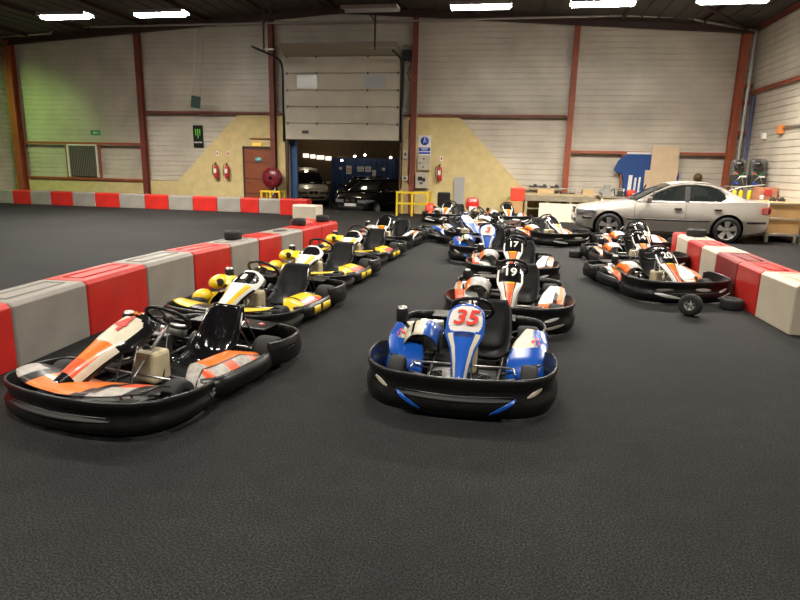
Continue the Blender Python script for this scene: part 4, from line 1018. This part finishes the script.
# ================================================================ BENCH AND CLUTTER
WOODL = mat('pale_wood', (.42, .34, .20), .7, var=.2, scale=6); WOODD = mat('grey_wood', (.26, .22, .15), .75, var=.2, scale=6); CARD = mat('cardboard', (.46, .27, .11), .8, var=.15, scale=3); CARDL = mat('cardboard_light', (.50, .35, .18), .8, var=.1)
r = empty('work_bench', (1.45, 21.3, 0)); tag(r, 'long wooden workbench against the wall left of the silver car', 'workbench')
b = MB(); b.box((0, 0, .88), (2.3, .8, .06), WOODL); b.box((0, -.38, .76), (2.3, .04, .18), WOODD); b.build('bench_top', r)
for x in (-1.08, -.38, .38, 1.08):
    for y in (-.34, .34):
        b = MB(); b.box((x, y, .425), (.09, .09, .85), WOODL); b.build('leg', r)
b = MB(); b.box((0, 0, .4), (2.2, .7, .03), WOODD); b.build('shelf', r)
b = MB(); b.box((0, 0, 0), (1.5, .03, .60), mat('cream_board', (.62, .57, .46), .6)); o = b.build('cream_sheet', loc=(1.55, 20.72, .31)); o.rotation_euler.x = R(-8); tag(o, 'cream flat sheet leaning on the front of the workbench', 'sheet')
b = MB(); b.box((.05, 21.4, .5), (.42, .6, 1.0), WOODL); b.box((.05, 21.09, .5), (.34, .02, .86), WOODD); tag(b.build('wooden_cabinet', bev=.01), 'pale wooden cabinet left of the workbench, behind the red case', 'cabinet')
b = MB(); b.box((0, 0, 0), (.46, .26, .46), mat('case_red', (.80, .06, .03), .4)); o = b.build('red_case', loc=(.08, 20.82, .88), bev=.04); tag(o, 'red plastic case on a box behind the far kart, left of the workbench', 'case')
b = MB(); b.box((.02, 20.82, .325), (.50, .34, .65), CARD); tag(b.build('cardboard_box', bev=.01), 'cardboard box carrying the red case', 'box')
random.seed(3)
DARKC = mat('dark_clutter', (.03, .03, .03), .5); GREYC = mat('grey_clutter', (.3, .29, .27), .5)
def engine_lump(name, x, y, z, s, m1, label, cat, grp):
    b = MB(); b.box((x, y, z + .10 * s), (.22 * s, .2 * s, .2 * s), m1)
    for k in range(4): b.box((x + .02, y, z + (.22 + k * .03) * s), (.18 * s, .16 * s, .03), GREYC if k % 2 else m1)
    b.lathe([(.07 * s, 0), (.07 * s, .1 * s), (.03, .12 * s), (.001, .12 * s)], (x - .08 * s, y, z + .1 * s), (-1, -.3, .2), GREYC, 12)
    b.tube(catmull([(x + .1 * s, y, z + .1 * s), (x + .2 * s, y - .05, z + .22 * s), (x + .24 * s, y, z + .03 * s)], 3), .02, DARKC, 6)
    tag(b.build(name, bev=.006), label, cat, grp)
def flat_tool(x, y, z, label, s=1):
    b = MB(); b.box((x, y, z + .03), (.30 * s, .14, .06), DARKC); b.box((x + .06, y, z + .08), (.10, .12, .07), DARKC); b.tube([(x - .10 * s, y, z + .05), (x - .2 * s, y + .03, z + .08)], .018, GREYC, 6)
    tag(b.build('hand_tool', bev=.004), label, 'tool', 'tools on the workbench')
b = MB(); b.box((1.0, WY - .28, 1.06), (1.3, .22, .04), WOODL); b.box((.5, WY - .2, .98), (.04, .1, .14), WOODL); b.box((1.5, WY - .2, .98), (.04, .1, .14), WOODL); tag(b.build('wall_shelf'), 'narrow pale shelf above the workbench with dark tools', 'shelf')
flat_tool(.60, WY - .28, 1.08, 'dark tool at the left end of the shelf above the workbench'); flat_tool(.92, WY - .28, 1.08, 'dark tool in the middle of the shelf above the workbench'); flat_tool(1.33, WY - .28, 1.08, 'dark tool at the right end of the shelf above the workbench')
b = MB(); b.box((1.0, 21.2, .98), (.55, .36, .14), CARDL); tag(b.build('parts_tray', bev=.01), 'pale parts tray on the left of the workbench top', 'tray')
b = MB(); b.tube([(1.45, 21.1, .91), (1.45, 21.1, 1.08), (1.95, 21.1, 1.08), (1.95, 21.1, .91)], .02, GREYC, 6); b.tube([(1.45, 21.1, .94), (1.95, 21.1, .94)], .02, DARKC, 6); tag(b.build('metal_bracket'), 'bent metal bracket on the middle of the workbench top', 'bracket')
b = MB(); b.box((2.38, 21.3, .995), (.36, .4, .17), CARDL); tag(b.build('pale_carton', bev=.01), 'pale carton at the right end of the workbench top', 'box')
r = empty('steel_table', (3.68, 21.1, 0)); tag(r, 'low table with parts behind the bonnet of the silver car', 'table')
b = MB(); b.box((0, 0, .86), (1.9, .7, .05), WOODD); b.build('table_top', r)
for x in (-.88, .88):
    for y in (-.3, .3): b = MB(); b.box((x, y, .42), (.06, .06, .84), WHITE); b.build('leg', r)
engine_lump('engine', 2.95, 21.1, .885, 1.15, GREYC, 'grey engine block on the table behind the bonnet, left end', 'engine', 'engines on the table'); engine_lump('engine', 3.38, 21.1, .885, .8, DARKC, 'dark engine block on the table behind the bonnet', 'engine', 'engines on the table')
b = MB(); b.lathe([(.001, 0), (.13, 0), (.14, .16), (.12, .22), (.001, .22)], (3.72, 21.05, .885), (0, 0, 1), mat('case_red', (.75, .06, .03), .4), 14); tag(b.build('red_canister'), 'red canister on the table behind the bonnet', 'canister')
flat_tool(4.1, 21.05, .885, 'dark tool beside the red canister on the table')
# stand with kart parts in the right corner
r = empty('parts_stand', (6.70, 19.7, 0)); tag(r, 'metal parts stand behind the boot of the silver car', 'stand')
b = MB(); b.box((0, 0, 1.34), (1.0, .6, .04), GALV); b.build('stand_top', r)
b = MB(); b.box((0, 0, .6), (.94, .55, .03), WOODD); b.build('shelf', r)
for x in (-.46, .46):
    for y in (-.26, .26): b = MB(); b.box((x, y, .66), (.05, .05, 1.32), GALV); b.build('leg', r)
for k, x in enumerate((6.42, 6.92)):
    g = empty('kart_engine', (x, 19.65, 1.36)); tag(g, 'dark kart engine with fan housing on the parts stand, %s one' % ('left' if k == 0 else 'right'), 'engine', 'kart engines on the parts stand')
    b = MB(); b.box((.02 if k == 0 else .05, .12, .44), (.40 if k == 0 else .44, .26, .64 if k == 0 else .70), mat('engine_grey_cover', (.10, .095, .09), .5)); b.build('cover', g, bev=.07)
    b = MB(); b.box((0, -.06, .16), (.40, .30, .32), DARKC); b.build('block', g, bev=.02)
    b = MB(); b.lathe([(.08, 0), (.13, 0), (.145, .04), (.13, .08), (.08, .08)], (-.06, -.10, .60), (.2, -1, .1), DARKC, 20); b.build('fan_ring', g)
    b = MB(); b.tube([(-.14, -.20, .1), (.02, -.22, .30), (.12, -.22, .05)], .018, STEEL, 6); b.box((.08, -.22, .28), (.16, .03, .05), WHITE); b.tube(catmull([(-.17, -.2, .42), (-.05, -.25, .3), (.15, -.2, .42)], 3), .015, mat('green_hose', (.03, .2, .08), .5), 6); b.box((-.12, -.22, .36), (.08, .03, .05), KRED); b.box((-.1, -.22, .08), (.1, .03, .05), mat('sign_blue', (.015, .06, .42), .4)); b.box((-.08, -.2, .66), (.10, .04, .03), GREYC); b.build('fittings', g)
b = MB(); b.tube([(6.15, 19.36, 1.22), (6.5, 19.36, 1.34), (7.1, 19.36, 1.42)], .02, WHITE, 6); tag(b.build('metal_rod'), 'pale rod lying along the front of the parts stand', 'rod')
for k, (x, h) in enumerate(((6.28, .20), (6.45, .36), (6.68, .30))):
    b = MB(); b.lathe([(.001, 0), (.055, .01), (.06, .06), (.06, h), (.035, h + .05), (.001, h + .05)], (x, 19.28, 1.28 - h - .08), (0, 0, 1), YELLOW, 14); b.tube([(x, 19.28, 1.24), (x, 19.42, 1.33)], .012, DSTEEL, 5); tag(b.build('yellow_bottle'), 'yellow bottle hung on the parts stand, %s' % ('leftmost', 'middle', 'rightmost')[k], 'bottle', 'yellow bottles')
# crate with cardboard
def pallet_cage(x, y, w, d, h, label, mt, base=.22):
    g = empty('pallet_box', (x, y, 0)); tag(g, label, 'crate')
    b = MB(); b.box((0, 0, base + (h - base) / 2), (w - .04, d - .04, h - base), mt)
    b.box((0, -d / 2 + .015, base + (h - base) * .48), (w - .05, .012, .035), mat('parcel_tape', (.62, .5, .33), .4)); b.box((0, 0, h + .008), (w + .02, d + .02, .016), CARDL); b.build('cardboard', g)
    b = MB()
    for z in (base + .01, base + (h - base) * .52, h - .02):
        for (p, q) in (((-w / 2, -d / 2), (w / 2, -d / 2)), ((w / 2, -d / 2), (w / 2, d / 2)), ((w / 2, d / 2), (-w / 2, d / 2)), ((-w / 2, d / 2), (-w / 2, -d / 2))): b.tube([(p[0], p[1], z), (q[0], q[1], z)], .010, GALV, 6)
    for p in ((-w / 2, -d / 2), (w / 2, -d / 2), (w / 2, d / 2), (-w / 2, d / 2)): b.tube([(p[0], p[1], .1), (p[0], p[1], h)], .014, GALV, 6)
    b.build('wire_frame', g)
    for sx in (-1, 1):
        for sy_ in (-1, 1):
            b = MB(); b.box((sx * (w / 2 - .08), sy_ * (d / 2 - .08), .10), (.07, .07, .20), GALV); b.build('foot', g)
    b = MB(); b.box((0, 0, base - .02), (w, d, .05), GALV); b.build('base', g)
    return g
pallet_cage(6.80, 17.75, .82, 1.5, 1.0, 'wire-framed crate of brown cardboard at the right edge, behind the car boot', CARD)
b = MB(); b.box((6.95, 18.9, .68), (.52, .4, 1.36), mat('red_brown_box', (.46, .20, .11), .7, var=.25, scale=8)); b.box((6.95, 18.69, 1.22), (.2, .02, .16), FRED); b.box((6.80, 18.69, 1.08), (.1, .02, .12), WHITE); tag(b.build('carton', bev=.01), 'tall red-brown carton standing right of the parts stand', 'box')
for x in (6.8, 7.02):
    b = MB(); b.box((x, 17.9, 1.05), (.14, .1, .07), DARKC); b.lathe([(.05, 0), (.05, .05), (.001, .05)], (x, 17.9, 1.08), (0, 0, 1), DARKC, 12); tag(b.build('small_part'), 'small dark part on top of the cardboard crate, %s one' % ('left' if x < 6.9 else 'right'), 'machine part', 'parts on the crate lid')
# things by the yellow wall
b = MB(); b.box((-1.42, 20.72, .50), (.46, .34, .46), mat('crash_red', (.62, .03, .03), .3, coat=.4)); o = b.build('red_cover', bev=.15); tag(o, 'rounded red and white cover right of the distant kart by the plank', 'cover'); q = MB(); q.box((-1.38, 20.55, .36), (.26, .03, .14), WHITE); q.build('white_panel', o, bev=.01)
b = MB(); b.box((-1.42, 20.75, .125), (.5, .4, .25), TRIM); tag(b.build('black_crate', bev=.02), 'black crate under the rounded red cover', 'crate')
b = MB(); b.box((-2.42, 20.95, .62), (.44, .16, .48), SATINB); b.box((-2.42, 20.85, .19), (.4, .36, .38), SATINB); tag(b.build('bucket_seat', bev=.05), 'black upright bucket seat behind the distant kart by the plank', 'chair')  # loose black kart seat standing upright
b = MB(); b.lathe([(.001, 0), (.16, 0), (.19, .05), (.16, .42), (.08, .5), (.001, .5)], (-2.82, 20.5, 0.0), (0, 0, 1), mat('case_red', (.75, .06, .03), .4), 16); tag(b.build('red_drum'), 'red-orange drum on the floor by the right guard rail', 'drum')

# ================================================================ LAMPS
TUBE = mat('lamp_tube', (1, .93, .83), .5, emit=120)
HOUS = mat('lamp_housing', (.5, .5, .48), .5)
def lamp(x, y, z, L, label, lit=True, power=150):
    g = empty('ceiling_lamp', (x, y, z)); tag(g, label, 'lamp', 'fluorescent ceiling lamps')
    b = MB(); b.box((0, 0, .055), (L + .06, .40, .03), HOUS); b.box((0, .20, .02), (L + .06, .012, .09), HOUS); b.box((0, -.20, .02), (L + .06, .012, .09), HOUS); b.build('housing', g)  # plate widened and lips added to keep light off the upper wall
    if lit:
        b = MB(); b.box((0, 0, -.02), (L - .03, .22, .11), TUBE); b.build('tube_diffuser', g, bev=.02)
        light(x, y, z - .10, L, power)
    zt_ = ztop(x) - z
    for s in (-1, 1):
        b = MB(); b.tube([(s * L * .35, 0, .08), (s * L * .35, 0, zt_ + .01)], .008, DSTEEL, 5); b.build('hanger', g)
def light(x, y, z, L, p, c=(1, .93, .82)):
    l = bpy.data.lights.new('tube_light', 'AREA'); l.shape = 'RECTANGLE'; l.size = L; l.size_y = .2; l.energy = p; l.color = c; l.spread = R(145)
    o = bpy.data.objects.new('tube_light', l); col.objects.link(o); o.location = (x, y, z); return o
LM = [(-12.66, 'leftmost of the five lit ceiling tubes'), (-9.75, 'lit ceiling tube above the two hanging cords'), (-1.13, 'lit ceiling tube right of the overhead gate'), (1.76, 'lit ceiling tube second from the right'), (4.62, 'lit ceiling tube nearest the right corner')]
PW = 390
for (x, lab) in LM: lamp(x, 16, 5.6, 1.45, lab, True, PW)
lamp(-3.95, 16.2, 5.62, 1.4, 'unlit dusty ceiling tube above the overhead gate', False)
for y in (8.5, 1.5):
    for x in (-15, -10.5, -6, -1.5, 3.5): light(x, y, 5.7, 1.4, 210)
# green track lamp beyond the left picture edge, and the annex lamps
l = bpy.data.lights.new('green_spot', 'SPOT'); l.energy = 650; l.color = (.55, 1, .25); l.spot_size = R(84); l.spot_blend = 1; l.shadow_soft_size = .15
o = bpy.data.objects.new('green_spot', l); col.objects.link(o); o.location = (-19.6, 17.2, 5.4); o.rotation_euler = (Vector((-19.7, 22.2, 1.4)) - Vector((-19.6, 17.2, 5.4))).to_track_quat('-Z', 'Y').to_euler()
for (x, y, p) in ((-11.5, 32.6, 70), (-3.5, 32.2, 50), (-7.5, 26.6, 60), (-12, 27.5, 60)):
    l = bpy.data.lights.new('annex_light', 'POINT'); l.energy = p; l.shadow_soft_size = .2; l.color = (1, .85, .6); o = bpy.data.objects.new('annex_light', l); col.objects.link(o); o.location = (x, y, 3.6)
w = bpy.data.worlds.new('world'); sc.world = w; w.use_nodes = True
w.node_tree.nodes['Background'].inputs[0].default_value = (.55, .52, .48, 1); w.node_tree.nodes['Background'].inputs[1].default_value = .05

# ================================================================ CAMERA
P_ = R(12.7); Rr = R(1.3); Yw = Matrix.Rotation(R(10.5), 3, 'Z')
rx = Yw @ Vector((1, 0, 0)); up = Yw @ Vector((0, math.sin(P_), math.cos(P_))); fw = Yw @ Vector((0, math.cos(P_), -math.sin(P_)))
r2 = rx * math.cos(Rr) + up * math.sin(Rr); u2 = rx * -math.sin(Rr) + up * math.cos(Rr)
cd = bpy.data.cameras.new('camera'); cam = bpy.data.objects.new('camera', cd); col.objects.link(cam)
M4 = Matrix(((r2.x, u2.x, -fw.x, 0), (r2.y, u2.y, -fw.y, 0), (r2.z, u2.z, -fw.z, 1.75), (0, 0, 0, 1)))
cam.matrix_world = M4; cd.sensor_width = 36; cd.lens = 27; cd.clip_end = 200; sc.camera = cam
sc.view_settings.view_transform = 'Standard'; sc.view_settings.look = 'None'; sc.view_settings.gamma = 1; sc.view_settings.exposure = 0; sc.view_settings.use_curve_mapping = False
